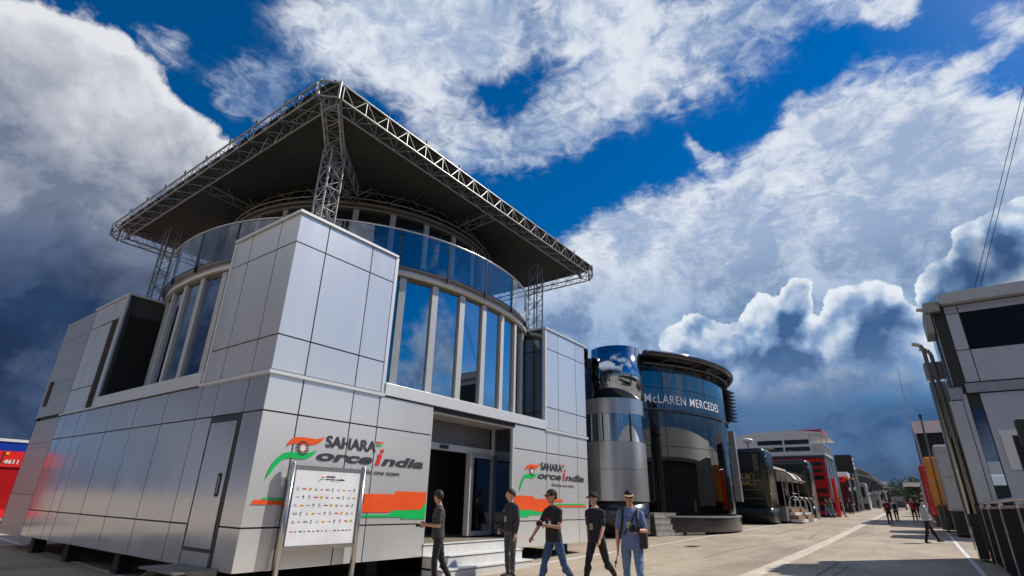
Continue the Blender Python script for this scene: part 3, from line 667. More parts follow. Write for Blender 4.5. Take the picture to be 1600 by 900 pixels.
# lettering and livery on the facade
def livery(dx):
    m = MB(); y0, y1 = -.0125, -.006
    def pg(pts, mi): m.prism([(p[0]+dx, p[1]) for p in pts], y0, y1, 'y', mi)
    pg([(0.561, 2.48), (0.59, 2.572), (0.641, 2.632), (0.721, 2.67), (0.852, 2.683), (1.01, 2.679), (1.151, 2.676), (1.249, 2.699), (1.329, 2.738), (1.295, 2.673), (1.232, 2.616), (1.13, 2.573), (0.994, 2.554), (0.839, 2.553), (0.743, 2.557), (0.658, 2.546), (0.601, 2.519)], 0)
    pg([(0.273, 1.926), (0.301, 2.066), (0.359, 2.207), (0.444, 2.306), (0.521, 2.371), (0.624, 2.402), (0.792, 2.406), (0.983, 2.408), (1.096, 2.436), (1.192, 2.481), (1.16, 2.415), (1.091, 2.357), (1.001, 2.314), (0.889, 2.296), (0.736, 2.305), (0.609, 2.293), (0.51, 2.248), (0.423, 2.149), (0.345, 2.023)], 1)
    pg([(2.609, 2.774), (2.813, 2.77), (2.766, 2.743), (2.627, 2.723)], 0); pg([(2.619, 2.707), (2.785, 2.714), (2.739, 2.68), (2.625, 2.67)], 1)
    cx, cz = .89+dx, 2.49
    m.prism([(cx+.082*math.cos(a*R(15)), cz+.082*math.sin(a*R(15))) for a in range(24)], -.015, -.013, 'y', 3)
    m.prism([(cx+(.075 if a % 2 else .045)*math.cos(a*R(22.5)), cz+(.075 if a % 2 else .045)*math.sin(a*R(22.5))) for a in range(16)], -.018, -.0155, 'y', 4)
    for a in range(22):
        t = a*2*math.pi/22; u = Vector((math.cos(t), math.sin(t))); v = Vector((-u.y, u.x))
        q = [u*.098-v*.009, u*.098+v*.009, u*.128+v*.011, u*.128-v*.011]; m.prism([(cx+p.x, cz+p.y) for p in q], -.018, -.0155, 'y', 2)
    lettering(m, 'SAHARA', .30, 1.375+dx, 2.558, -.012, bold=.006, width=1.235, mi=2)
    lettering(m, 'orce', .262, 1.215+dx, 2.312, -.012, bold=.009, shear=.22, width=1.33, mi=2)
    m.prism([(a+dx, b) for a, b in ((2.631, 2.301), (2.735, 2.301), (2.79, 2.50), (2.735, 2.535), (2.665, 2.50), (2.690, 2.47))], -.015, -.011, 'y', 5)
    m.prism([(2.785+dx+.045*math.cos(a*R(30)), 2.592+.042*math.sin(a*R(30))) for a in range(12)], -.015, -.011, 'y', 5)
    lettering(m, 'ndia', .262, 2.80+dx, 2.312, -.012, bold=.009, shear=.22, width=1.23, mi=2)
    lettering(m, 'formula one team', .135, 1.99+dx, 2.115, -.012, width=1.33, mi=2)
    return m
LMATS = [PM['orange'], PM['green'], PM['ink'], MAT('emblem_maroon', (.45, .05, .03), .5), PM['white'], PM['vred']]
m = livery(0); y0, y1 = -.0125, -.006
m.prism([(0.095, 1.525), (0.144, 1.594), (2.45, 1.56), (2.45, 1.742), (3.234, 1.748), (3.293, 1.812), (4.20, 1.808), (4.20, 1.606), (4.038, 1.447), (3.242, 1.435), (3.166, 1.396), (2.40, 1.395), (2.30, 1.50)], y0, y1, 'y', 0)
m.prism([(0.267, 1.60), (0.309, 1.632), (2.40, 1.60), (2.40, 1.57)], y0, y1, 'y', 1)
m.prism([(2.35, 1.352), (3.162, 1.351), (3.242, 1.431), (4.038, 1.443), (4.20, 1.60), (4.20, 1.255), (3.474, 1.263), (3.506, 1.299), (2.35, 1.31)], y0, y1, 'y', 1)
m.build('team_lettering', LMATS, home)
m = livery(7.57)
m.prism([(7.61, 1.814), (8.526, 1.818), (8.638, 1.744), (10.152, 1.751), (10.236, 1.679), (9.60, 1.672), (9.60, 1.57), (11.555, 1.59), (11.717, 1.534), (9.5, 1.523), (9.325, 1.402), (8.678, 1.403), (8.567, 1.446), (7.61, 1.458)], y0, y1, 'y', 0)
m.prism([(9.62, 1.621), (11.587, 1.633), (11.652, 1.597), (9.62, 1.577)], y0, y1, 'y', 1)
m.prism([(7.61, 1.443), (8.567, 1.441), (8.678, 1.39), (9.325, 1.371), (9.325, 1.313), (8.338, 1.318), (8.317, 1.263), (7.61, 1.269)], y0, y1, 'y', 1)
m.build('team_lettering', LMATS, home)

# ---------------------------------------------------------------- steps and the sponsor board
st = thing('entrance_steps', 'three broad off-white steps up to the open sliding doors of the silver building', 'steps', (0, 0, 0))
for k, (yf, zt, x1) in enumerate(((-.62, .29, 7.62), (-.31, .52, 7.58), (-.02, .755, 7.53))):
    m = MB(); zb = gz(6, -.5)-.02 if k == 0 else (.29, .52)[k-1]+.002
    m.box(4.22, x1, yf, -.02 if k < 2 else .0, zb, zt-.045); s1 = m.build('step', PM['offw'], st)
    m = MB(); m.box(4.21, x1+.015, yf-.02, (-.30, -.01, .06)[k], zt-.028, zt); m.box(4.22, x1, yf+.004, -.03, zt-.043, zt-.03, 1); m.build('tread', [PM['white'], PM['nosing']], s1)
fs = thing('folding_step', 'low weathered steel step standing under the narrow side door', 'step', (-.42, 1.02, gz(-.4, 1)))
m = MB(); m.box(-.28, .40, -.62, .62, .50, .535); m.build('upper_tread', PM['crate'], fs)
m = MB(); m.box(-.66, -.30, -.62, .62, .22, .25); m.build('lower_tread', PM['crate'], fs)
for s_ in (-.6, .6):
    m = MB(); m.prism([(-.66, 0), (-.58, 0), (.02, .42), (.40, .42), (.40, .50), (-.05, .50), (-.66, .10)], s_-.02, s_+.02, 'y'); m.tube((.36, s_, 0), (.36, s_, .5), .025, 6); m.build('side_frame', PM['crate'], fs)
bd = thing('sponsor_board', 'free-standing white sponsor board in an aluminium frame in front of the silver wall', 'sign board', (0, 0, 0))
YB = -.15
m = MB(); m.box(.745, 2.17, YB-.012, YB+.012, .87, 2.12); pn = m.build('panel', MAT('board_white', (.80, .80, .81), .35, coat=.3), bd)
for z0_, z1_ in ((2.12, 2.185), (.80, .868)): m = MB(); m.box(.70, 2.20, YB-.022, YB+.022, z0_, z1_); m.build('frame_bar', PM['steel'], bd)
for x in (.665, 2.235):
    m = MB(); m.loft([[(x+.042*math.cos(a*R(30)), YB+.065*math.sin(a*R(30)), z) for a in range(12)] for z in (gz(x, YB), 2.20)], 0, True)
    m.ball((x, YB, 2.20), (.042, .065, .05)); m.build('post', PM['steel'], bd)
mk = MB(); yb = YB-.0135
def T2(x, z): return x, z
def tiny(txt, w_, h_, x, z, mi, bold=.0, shear=0): lettering(mk, txt, h_*1.35, x, z, yb, bold=bold, shear=shear, width=w_, mi=mi, depth=.002)
lx, lz, k = 1.22, 1.955, .155
for pts, mi in (([(0.561, 2.48), (0.59, 2.572), (0.641, 2.632), (0.721, 2.67), (0.852, 2.683), (1.151, 2.676), (1.329, 2.738), (1.232, 2.616), (0.994, 2.554), (0.743, 2.557)], 0), ([(0.273, 1.926), (0.359, 2.207), (0.521, 2.371), (0.624, 2.402), (0.983, 2.408), (1.192, 2.481), (1.091, 2.357), (0.889, 2.296), (0.609, 2.293), (0.423, 2.149)], 1)):
    mk.prism([(lx+(p[0]-.27)*k, lz+(p[1]-2.3)*k) for p in pts], yb-.001, yb+.001, 'y', mi)
tiny('SAHARA', 1.235*k, .034, lx+1.1*k, lz+.27*k, 2, .003); tiny('orce', 1.33*k, .028, lx+.95*k, lz+.01*k, 2, .003, .2); tiny('i', .15*k, .038, lx+2.36*k, lz, 5, .003, .2); tiny('ndia', 1.23*k, .028, lx+2.53*k, lz+.01*k, 2, .003, .2); tiny('formula one team', 1.2*k, .011, lx+1.8*k, lz-.025, 2)
seq = 'abcdefghijk'
for r in range(5):
    z = 1.78-r*.135
    for c_ in range(11):
        g_ = seq[(c_-2*r) % 11]; x = .80+c_*.123+(.012 if r % 2 else 0)
        if x > 2.10: continue
        if g_ == 'a': mk.prism([(x+.03+.02*math.cos(a*R(30)), z+.022+.02*math.sin(a*R(30))) for a in range(12)], yb-.001, yb+.001, 'y', 2); mk.prism([(x+.03+.011*math.cos(a*R(30)), z+.024+.012*math.sin(a*R(30))) for a in range(12)], yb-.003, yb-.0012, 'y', 4); mk.box(x, x+.06, yb, yb+.001, z-.018, z-.012, 2)
        elif g_ == 'b': tiny('KINGFISHER', .085, .022, x, z, 5, .001)
        elif g_ == 'c': mk.prism([(x, z-.012), (x+.055, z-.012), (x+.07, z+.035), (x+.015, z+.035)], yb-.001, yb+.001, 'y', 6); mk.prism([(x+.012, z-.004), (x+.035, z-.004), (x+.045, z+.02), (x+.02, z+.02)], yb-.003, yb-.0012, 'y', 1); mk.prism([(x+.035, z+.01), (x+.055, z+.01), (x+.06, z+.028), (x+.04, z+.028)], yb-.003, yb-.0012, 'y', 5)
        elif g_ == 'd': tiny('Royal', .045, .018, x+.01, z+.01, 2); tiny('Challenge', .07, .012, x, z-.012, 2)
        elif g_ == 'e': tiny('Claro', .06, .03, x, z-.004, 5)
        elif g_ == 'f': mk.box(x, x+.075, yb-.001, yb+.001, z-.006, z+.022, 2); mk.box(x+.012, x+.063, yb-.003, yb-.0012, z+.002, z+.014, 4)
        elif g_ == 'g': tiny('S', .028, .03, x+.015, z+.006, 2, .004); tiny('lp', .03, .018, x+.01, z-.02, 2, .002)
        elif g_ == 'h':
            for q in (0, .018): mk.prism([(x+.02+q+.006*math.cos(a*R(60)), z+.02+.006*math.sin(a*R(60))) for a in range(6)], yb-.001, yb+.001, 'y', 2)
            tiny('WHYTE', .06, .013, x, z-.01, 2)
        elif g_ == 'i': mk.box(x, x+.072, yb-.001, yb+.001, z-.008, z+.02, 6); mk.box(x+.01, x+.062, yb-.003, yb-.0012, z+.002, z+.010, 3)
        elif g_ == 'j': tiny('HYPNOS', .075, .014, x, z, 2)
        elif g_ == 'k': tiny('G', .03, .036, x+.01, z, 2, .005); mk.box(x, x+.05, yb, yb+.001, z-.018, z-.013, 2)
x = .80
for i in range(15):
    w_ = random.uniform(.03, .06); mk.box(x, x+w_, yb-.001, yb+.001, 1.085, 1.098+random.uniform(0, .008), 5 if i == 0 else (6 if i == 9 else 2)); x += .09
mk.build('sponsor_marks', LMATS+[PM['yellow']], pn)

# ---------------------------------------------------------------- the round black-glass motorhome
BX, BY, BR = 26.0, 7.6, 8.5
g0 = gz(24, 0)
mc = thing('round_glass_motorhome', 'round black mirror-glass hospitality building with silver tower and overhanging disc roof', 'motorhome', (0, 0, 0))
def arc(cx, cy, r, a0, a1, n): return [(cx+r*math.cos(R(a0+(a1-a0)*i/n)), cy+r*math.sin(R(a0+(a1-a0)*i/n))) for i in range(n+1)]
def shell(mb, pts, z0, z1, t=.06, mi=0, smooth=True, c=(BX, BY)):
    """curved wall with real thickness following pts"""
    I = []
    for p in pts:
        d = Vector((p[0]-c[0], p[1]-c[1])).normalized()*t; I.append((p[0]-d.x, p[1]-d.y))
    n = len(pts)
    mb.loft([[(*pts[i], z0) , (*pts[i], z1)] for i in range(n)], mi, smooth, closed=False, caps=False)
    mb.loft([[(*I[i], z1), (*I[i], z0)] for i in range(n)], mi, smooth, closed=False, caps=False)
    for k in (0, n-1): mb.add([(*pts[k], z0), (*pts[k], z1), (*I[k], z1), (*I[k], z0)], [(0, 1, 2, 3)], mi)
    mb.loft([[(*pts[i], z1), (*I[i], z1)] for i in range(n)], mi, False, closed=False, caps=False); mb.loft([[(*pts[i], z0), (*I[i], z0)] for i in range(n)], mi, False, closed=False, caps=False)
    return mb
core = MB(); core.prism(arc(BX, BY, 8.32, 0, 355, 71), g0+.15, 8.1, 'z', 0, True); core.build('core_drum', PM['matt'], mc)
seams = [-165.3, -144.6, -123.9, -103.2, -82.5, -61.8, -41.1, -20.4]
def rows(name, zs, r, mat):
    m = MB()
    for k in range(len(zs)-1):
        for i in range(len(seams)-1):
            shell(m, arc(BX, BY, r, seams[i]+.10, seams[i+1]-.10, 8), zs[k]+.012, zs[k+1]-.012)
    return m.build(name, mat, mc)
rows('upper_glass', [6.14, 7.22, 8.05], 8.50, MAT('blue_mirror_glass', (.14, .155, .175), .015, 1.0, 0, 1, bump=.003, bs=.6))
lg_ = rows('lower_glass', [1.28, 4.35, 6.02], 8.46, MAT('smoked_mirror_glass', (.135, .137, .14), .015, 1.0, 0, 1, bump=.003, bs=.6))
m = MB(); shell(m, arc(BX, BY, 8.58, -168, -12, 60), 6.02, 6.12, .3); m.build('dark_band', PM['black'], mc)
m = MB(); shell(m, arc(BX, BY, 8.62, -170, -10, 60), g0+.10, 1.12, .3); sk = m.build('skirt', MAT('glossy_black_skirt', (.018, .018, .02), .22, .0, .1, 1, coat=.2), mc)
m = MB(); shell(m, arc(BX, BY, 8.66, -170, -10, 60), 1.12, 1.20, .34); m.build('skirt_rail', PM['grey'], mc)
for a in (-150, -120, -100, -84, -70): 
    m = MB(); x, y = BX+8.4*math.cos(R(a)), BY+8.4*math.sin(R(a)); m.box(x-.12, x+.12, y-.1, y+.1, gz(x, y), g0+.2); m.build('jack_foot', PM['matt'], mc)
# raised name round the drum
m = MB(); txt = 'McLAREN MERCEDES'
tm = MB(); lettering(tm, txt, .60, 0, 0, 0, bold=.004, width=5.75, depth=.006, space=1.12)
cap = max(v[2] for v in tm.v); A0 = -131.4
for (x, y, z) in tm.v:
    a = R(A0)+x/8.53; r = 8.512-y; m.v.append((BX+r*math.cos(a), BY+r*math.sin(a), 6.44+z*.42/cap))
m.f = tm.f; m.m = [0]*len(tm.f); m.sm = [False]*len(tm.f); m.build('name_lettering', MAT('bright_lettering', (.92, .92, .94), .45), mc)
# disc roof, notched where the tower passes through it
NA = math.degrees(math.atan2(2.17-BY, 19.28-BX)); N = 120
def notch(r): return [(BX+(r if abs((a-NA+180) % 360-180) > 9.2 else 7.35)*math.cos(R(a)), BY+(r if abs((a-NA+180) % 360-180) > 9.2 else 7.35)*math.sin(R(a))) for a in [NA-9.0, NA+9.0]+[NA+9.3+i*(341.4/N) for i in range(N+1)]]
rf = MB(); rf.prism(notch(8.0), 8.12, 8.75, 'z', 0, False); rf.prism(notch(8.98), 8.80, 8.87, 'z', 0, False)
rfo = rf.build('disc_roof', PM['black'], mc)
def sweep(prof, nm, mat):
    m = MB(); m.loft([[(BX+r*math.cos(R(a)), BY+r*math.sin(R(a)), z) for r, z in prof] for a in [NA+9.3+i*(341.4/N) for i in range(N+1)]], 0, True, True, True); return m.build(nm, mat, rfo)
sweep([(8.92, 8.68), (9.12, 8.72), (9.20, 8.84), (9.12, 8.94), (8.8, 8.97), (8.72, 8.88)], 'roof_rim', MAT('rim_black_gloss', (.03, .03, .032), .2, .2, coat=.4))
sweep([(9.195, 8.90), (9.12, 8.985), (8.94, 9.0), (8.94, 8.955), (9.12, 8.93)], 'rim_trim', PM['chrome'])
sweep([(8.72, 8.34), (8.80, 8.34), (8.80, 8.42), (8.72, 8.42)], 'soffit_rail', MAT('dark_bronze', (.12, .11, .09), .4, .4))
for a in [b for b in range(-170, 0, 14) if abs(b+3-NA) > 13]:
    m = MB(); p = Vector((math.cos(R(a)), math.sin(R(a)), 0)); q = Vector((math.cos(R(a+6)), math.sin(R(a+6)), 0)); c0_ = Vector((BX, BY, 0))
    m.tube(c0_+p*8.3+Vector((0, 0, 8.25)), c0_+q*9.0+Vector((0, 0, 8.72)), .05, 6); m.build('roof_strut', PM['post'], rfo)
for a in (-122, -100, -78):
    m = MB(); c_ = arc(BX, BY, 8.85, a, a+13, 8); d_ = arc(BX, BY, 8.3, a+12, a+2, 8)
    m.prism(c_+d_, 8.74, 8.77, 'z'); m.build('soffit_lens', PM['steel'], rfo)
# silver tower at its left: round bands under a chrome cylinder
TX, TY, TR = 18.9, 2.37, 1.53
def circ(r, cx=TX, cy=TY, n=64): return [(cx+r*math.cos(2*math.pi*i/n), cy+r*math.sin(2*math.pi*i/n)) for i in range(n)]
SK = MAT('silver_skin', (.50, .505, .52), .24, .65, .04, 1)
tw = MB(); tw.prism(circ(TR-.05), g0+.15, 6.2, 'z', 0, True); two = tw.build('tower_core', PM['matt'], mc)
def band(nm, z0, z1, mat, r=TR):
    P_ = [(TX+r*math.cos(R(a)), TY+r*math.sin(R(a))) for a in range(100, 182, 3)]; Q_ = [(TX+r*math.cos(R(a)), TY+r*math.sin(R(a))) for a in [182.0+3*i for i in range(46)]]
    m = MB()
    for pts in (P_[:-1]+[(TX+r*math.cos(R(181.4)), TY+r*math.sin(R(181.4)))], Q_): shell(m, pts, z0, z1, .05, c=(TX, TY))
    return m.build(nm, mat, two)
band('upper_band', 5.53, 6.24, SK); band('middle_band', 3.10, 4.29, SK); band('lower_band', 1.77, 3.085, SK)
sw_ = band('strip_window', 4.30, 5.52, PM['mclglass'], TR-.03)
for a in (168, 183, 186): x, y = TX+TR*math.cos(R(a)), TY+TR*math.sin(R(a)); m = MB(); m.tube((x, y, 4.30), (x, y, 5.52), .03, 6); m.build('window_bar', PM['frame'], sw_)
for z0, z1 in ((1.80, 2.18), (2.20, 2.58), (2.60, 2.98)):
    m = MB(); shell(m, [(TX+(TR+.012)*math.cos(R(a)), TY+(TR+.012)*math.sin(R(a))) for a in range(140, 181, 4)], z0, z1, .02, c=(TX, TY)); m.build('grey_hatch', MAT('hatch_grey', (.20, .205, .21), .45, .3) if z0 < 1.9 else bpy.data.materials['hatch_grey'], two)
m = MB(); m.loft([[(19.28+1.24*math.cos(R(a)), 2.17+1.24*math.sin(R(a)), z) for a in range(0, 360, 6)] for z in (6.24, 8.90)], 0, True); m.build('chrome_cylinder', MAT('dark_chrome', (.42, .47, .54), .09, 1.0, 0, 1, bump=.03, bs=.9, stretch=(1, 1, .05)), two)
m = MB(); m.loft([[(*p, z) for p in circ(TR-.04)] for z in (g0+.08, 1.74)], 0, True); m.build('tower_skirt', PM['black'], two)
m = MB(); m.box(12.6, 17.6, 4.2, 6.5, .6, 8.7); m.build('rear_wing', PM['black'], mc)
for k_, y_ in enumerate((3.75, 4.05)): m = MB(); m.box(17.3, 17.5, y_, y_+.1, 6.3, 8.7); m.build('side_fin', PM['chrome'], mc)
m = MB()                                          # stacked fins on the far edge
for k in range(9):
    z = 6.62+k*.225; m.prism([(30.2, -.45), (30.95, -.62), (31.05, -.40), (30.3, .25)], z, z+.07); m.prism([(30.2, -.35), (30.75, -.45), (30.3, .2)], z+.07, z+.16)
m.box(30.25, 30.45, -.2, .2, 6.5, 8.75); m.build('stacked_fins', PM['post'], mc)
m = MB(); m.box(32.8, 33.1, .22, .62, 1.95, 3.9); m.box(32.8, 33.1, .22, .62, 3.92, 6.33); m.build('side_pylon', PM['lgrey'], mc)
stp = thing('aluminium_steps', 'four shiny aluminium steps against the base of the round black-glass building', 'steps', (0, 0, 0))
t_ = Vector((.935, -.355)); n_ = Vector((.355, .935))
for k in range(4):
    L_ = (3.35, 2.55, 1.95, 1.45)[k]; zb = .34+.245*k; a = Vector((20.05, 1.15))-n_*.22+n_*.02*k; b = a+t_*L_; cc_ = (a+b)/2+n_*.9
    m = MB(); m.obox((cc_.x, cc_.y, zb+.12), (t_.x*L_/2, t_.y*L_/2, 0), (n_.x*.9, n_.y*.9, 0), (0, 0, .105)); m.obox((cc_.x, cc_.y, zb+.234), (t_.x*(L_/2+.02), t_.y*(L_/2+.02), 0), (n_.x*.92, n_.y*.92, 0), (0, 0, .008))
    m.build('step', MAT('chequer_plate', (.62, .60, .57), .35, .7, .25, 5, bump=.15, bs=30) if k == 0 else bpy.data.materials['chequer_plate'], stp)

# ---------------------------------------------------------------- generic rounded trailer standing end-on to the street
def rrect(x0, x1, z0, z1, r, n=5):
    P_ = []
    for cx, cz, a in ((x1-r, z1-r, 0), (x0+r, z1-r, 90)):
        P_ += [(cx+r*math.cos(R(a+90*i/n)), cz+r*math.sin(R(a+90*i/n))) for i in range(n+1)]
    return P_+[(x0, z0), (x1, z0)]
def black_trailer(name, label, x0, x1, y0, y1, ztop, sign=False):
    g = gz((x0+x1)/2, y0); t = thing(name, label, 'trailer', (0, 0, 0))
    m = MB(); r = .34; plan = [(x0+r-r*math.cos(R(a)), y0+r-r*math.sin(R(a))) for a in range(0, 91, 15)]+[(x1-r+r*math.sin(R(a)), y0+r-r*math.cos(R(a))) for a in range(0, 91, 15)]+[(x1, y1), (x0, y1)]
    def ring(k, z): 
        cx_, cy_ = (x0+x1)/2, (y0+y1)/2; return [(cx_+(p[0]-cx_)*(1-k/(x1-x0)*2), cy_+(p[1]-cy_)*(1-k/(y1-y0)*2), z) for p in plan]
    m.loft([ring(0, g+1.05), ring(0, ztop-.34), ring(.05, ztop-.15), ring(.16, ztop-.03), ring(.34, ztop)], 0, True); body = m.build('body', PM['dgreen'], t)
    m = MB(); m.loft([ring(-.0, g+.12), ring(0, g+1.02)], 0, True); m.build('skirt', MAT(name+'_skirt', (.02, .025, .024), .3, .2), t)
    m = MB(); m.box(x0-.03, x0-.003, y0+.5, y0+2.6, ztop-1.55, ztop-.42); m.build('window', PM['dglass'], body)
    m = MB()
    for z in (g+1.6, g+2.15, g+2.75): m.box(x0-.012, x0-.002, y0+.45, y1-.3, z, z+.02)
    m.build('panel_line', PM['grey'], body)
    if sign:
        m = MB(); x = x0-.02; zc = 3.42; ya, yb_ = .04, 2.0
        for q in ((ya, yb_, zc+.34, zc+.37), (ya, yb_, zc-.37, zc-.34), (ya, ya+.03, zc-.34, zc+.34), (yb_-.03, yb_, zc-.34, zc+.34)): m.box(x-.01, x, q[0], q[1], q[2], q[3])
        tm = MB(); lettering(tm, 'LOTUS', .46, 0, 0, 0, bold=.012, width=1.55); lettering(tm, 'F1 TEAM', .30, .0, -.40, 0, bold=.008, width=1.45)
        m.add([(x-.012+vy, 1.82-vx, zc+.02+vz*.82) for vx, vy, vz in tm.v], [tuple(f) for f in tm.f]); m.build('sign_lettering', PM['gold'], body)
    m = MB()
    for k in range(9): m.obox((x0+.1+.02*k, y0-.012, g+1.25+k*.26), (.14, 0, .02), (0, .006, 0), (0, 0, .02))
    for z in (ztop-.6, g+1.9): m.ball((x0+.18, y0+.02, z), (.05, .05, .05), 1, 8, 5)
    m.build('marker_trim', [MAT(name+'_trim', (.22, .10, .05), .4), PM['white']], body)
    return t
black_trailer('black_trailer', 'near glossy dark green trailer with gold sign on its flank', 36, 38.6, -.85, 9, 5.52, True)
black_trailer('black_trailer', 'second glossy dark trailer, just left of the red striped building', 47, 49.6, -1.85, 9, 5.45)
# glazed link between the two trailers with awnings, railings and stairs
g = gz(43, -.5)
lk = thing('glazed_link', 'low dark glazed lobby with tan awnings between the two dark green trailers', 'lobby', (0, 0, 0))
m = MB(); m.box(38.7, 46.9, .6, 5, g+.1, 4.6); m.build('lobby_wall', MAT('lobby_dark', (.03, .032, .035), .3), lk)
m = MB(); m.box(38.75, 46.8, -.2, .55, 4.45, 4.62); m.build('fascia', PM['tan'], lk)
for x, w_ in ((43.4, 1.0), (46.2, .9)):
    m = MB(); m.loft([[(x-w_, -1.5+.25*j, z) for j in range(2)]+[(x+w_, -1.5+.25*j, z) for j in (1, 0)] for z in (3.65, 3.7)], 0, False)
    pts = [(-1.35+1.5*(1-math.cos(R(a)))*.8, 3.55+.85*math.sin(R(a))) for a in range(0, 91, 15)]
    m2 = [(p[0], p[1]) for p in pts]+[(p[0]+.05, p[1]-.06) for p in reversed(pts)]
    m.prism(m2, x-w_, x+w_, 'x', 0, True); m.prism(pts+[(pts[-1][0], 3.55)], x-w_, x-w_+.04, 'x'); m.build('awning', PM['tan'], lk)
for x in (40.2, 42.1, 44.2, 46.5):
    m = MB(); m.tube((x, -.9, g), (x, -.9, 3.9), .05, 8); m.build('awning_post', PM['steel'], lk)
m = MB(); m.box(38.7, 46.9, -1.15, .6, g+.1, g+1.05); m.build('platform', MAT('platform_grey', (.16, .155, .15), .5), lk)
for x in (41.2, 45.6):
    for k in range(4):
        m = MB(); m.box(x-1.4+.0, x+1.4, -1.9+.19*k, -1.16, g+.02+.23*k, g+.22+.23*k); m.build('stair_tread', PM['wood'] if k % 2 else PM['white'], lk)
for x in (40.0, 42.4, 44.4, 46.8):
    m = MB(); P_ = [(x, -1.95, g), (x, -1.95, g+.75)]+[(x, -1.55-.4*math.cos(R(a)), g+.95+.8*math.sin(R(a))) for a in range(0, 181, 20)]+[(x, -1.15, g+1.0)]
    m.path(P_, .035, 6); m.build('handrail', PM['frame'], lk)
m = MB()
for z in (g+1.55, g+2.0): m.tube((42.4, -1.1, z), (44.4, -1.1, z), .025, 6)
m.build('guard_rail', PM['frame'], lk)

# ---------------------------------------------------------------- red striped building with a white upper storey
rb = thing('red_striped_motorhome', 'red building striped with dark windows under a white upper storey and terrace', 'motorhome', (0, 0, 0)); g = gz(57, -2)
m = MB(); m.box(57, 65, -2.0, 8, g+.2, 6.3); body = m.build('red_wall', PM['tred'], rb)
for k, (z0, z1, dk_) in enumerate(((5.55, 5.92, 0), (4.95, 5.25, 0), (4.25, 4.65, 0), (3.05, 3.45, 1), (2.3, 2.7, 1), (1.45, 1.95, 1))):
    m = MB(); m.box(56.97, 57.02, -1.72, -.98, z0, z1); m.box(56.97, 57.02, -.94, -.1, z0, z1); m.build('slot_window', PM['dglass'], body)
m = MB(); m.box(56.96, 57.0, -1.5, 7.9, 6.02, 6.12); m.box(56.9, 65, -2.1, 8, 6.31, 6.55, 1); m.build('fascia', [PM['vred'], MAT('slate_fascia', (.05, .055, .07), .4)], body)
m = MB(); m.box(57.4, 65, -2.05, -2.01, g+.3, 6.2); m.build('street_glass', PM['mclglass'], body)
m = MB()
for x in (57.6, 59.8, 62, 64.6): m.box(x, x+.14, -2.12, -2.06, g+.2, 6.25)
m.build('street_mullion', PM['frame'], body)
m = MB(); m.box(57.3, 57.6, -2.5, -2.2, g+.1, 4.4); m.build('red_banner', PM['vred'], body)
m = MB(); m.box(57.02, 66, -1.0, 9, 6.56, 8.55); up = m.build('white_storey', PM['white'], rb)
m = MB(); P_ = [(.2+4.2*math.cos(R(a))+0, 8.56+.48*math.sin(R(a))) for a in range(0, 181, 12)]; m.prism([(p[0]+1.6, p[1]) for p in P_], 57.0, 66, 'x', 0, True); m.build('arched_roof', PM['white'], up)
for z0, z1 in ((7.68, 8.1), (7.0, 7.4)):
    for y0, y1 in ((-.95, 1.3), (1.5, 3.9)):
        m = MB(); m.box(56.97, 57.01, y0, y1, z0, z1); m.build('window', PM['dglass'], up)
m = MB(); m.box(57.02, 62.5, -2.2, -1.0, 6.56, 6.72); tc_ = m.build('terrace', PM['white'], rb)
m = MB(); m.box(57.3, 61.5, -2.1, 1.5, 8.95, 9.03); m.box(57.25, 61.5, -2.15, 1.55, 8.92, 9.06, 1) if False else None; m.build('terrace_roof', PM['white'], tc_)
m = MB(); m.box(57.2, 57.29, -2.2, 1.6, 8.95, 9.06); m.box(57.2, 61.5, -2.24, -2.11, 8.95, 9.06); m.build('red_roof_edge', PM['vred'], tc_)
m = MB()
for x in (57.4, 61.3): m.tube((x, -2.05, 6.7), (x, -2.05, 8.95), .05, 6)
for x in [57.1+.3*i for i in range(19)]: m.tube((x, -2.15, 6.7), (x, -2.15, 7.6), .022, 5)
m.tube((57.05, -2.15, 7.6), (62.5, -2.15, 7.6), .04, 6); m.box(57.05, 57.09, -2.1, -1.05, 6.75, 7.65); m.build('terrace_railing', PM['frame'], tc_)
# small street lamp behind the trailers
lp = thing('street_lamp', 'white mushroom-headed street lamp rising behind the near dark green trailer', 'street lamp', (52, 3.75, 0))
m = MB(); m.tube((0, 0, .8), (0, 0, 7.5), .08, 8); m.build('pole', PM['grey'], lp)
m = MB(); m.loft([[(r*math.cos(R(a)), r*math.sin(R(a)), z) for a in range(0, 360, 30)] for r, z in ((.2, 7.45), (.55, 7.6), (.5, 7.8), (.2, 7.92))], 0, True); m.build('lamp_head', PM['white'], lp)

# ---------------------------------------------------------------- further down the left side
def dtruck(name, label, x0, x1, y0, y1, z1, mat, top=None, cat='truck', extra=None):
    g = gz(x0, y0); t = thing(name, label, cat, (0, 0, 0))
    m = MB(); m.box(x0, x1, y0, y1, g+.95, z1); b = m.build('body', mat, t, bevel=.12)
    m = MB(); m.box(x0+.1, x1-.1, y0+.1, y1, g+.1, g+.94); m.build('skirt', PM['matt'], t)
    if top: m = MB(); m.box(x0-.02, x1+.02, y0-.02, y1, z1-.55, z1+.15); m.build('roof_pod', top, t, bevel=.1)
    if extra: extra(b, t, g)
    return t
def red_brow(b, t, g): m = MB(); m.box(74.9, 74.98, -1.85, -.3, 4.75, 5.35); m.box(74.88, 74.97, -1.5, -.9, 4.9, 5.15, 1); m.build('red_brow', [PM['vred'], PM['matt']], b); m = MB(); m.box(74.95, 75.1, -2.2, -2.0, 3.7, 4.1); m.box(74.95, 75.1, -2.2, -2.0, 5.0, 5.4, 1); m.build('marker_lamp', [PM['white'], PM['torange']], b)
dtruck('parked_truck', 'black truck with a red brow and white roof pod past the red building', 75, 77.6, -2.15, 8, 5.75, PM['black'], PM['white'], extra=red_brow)
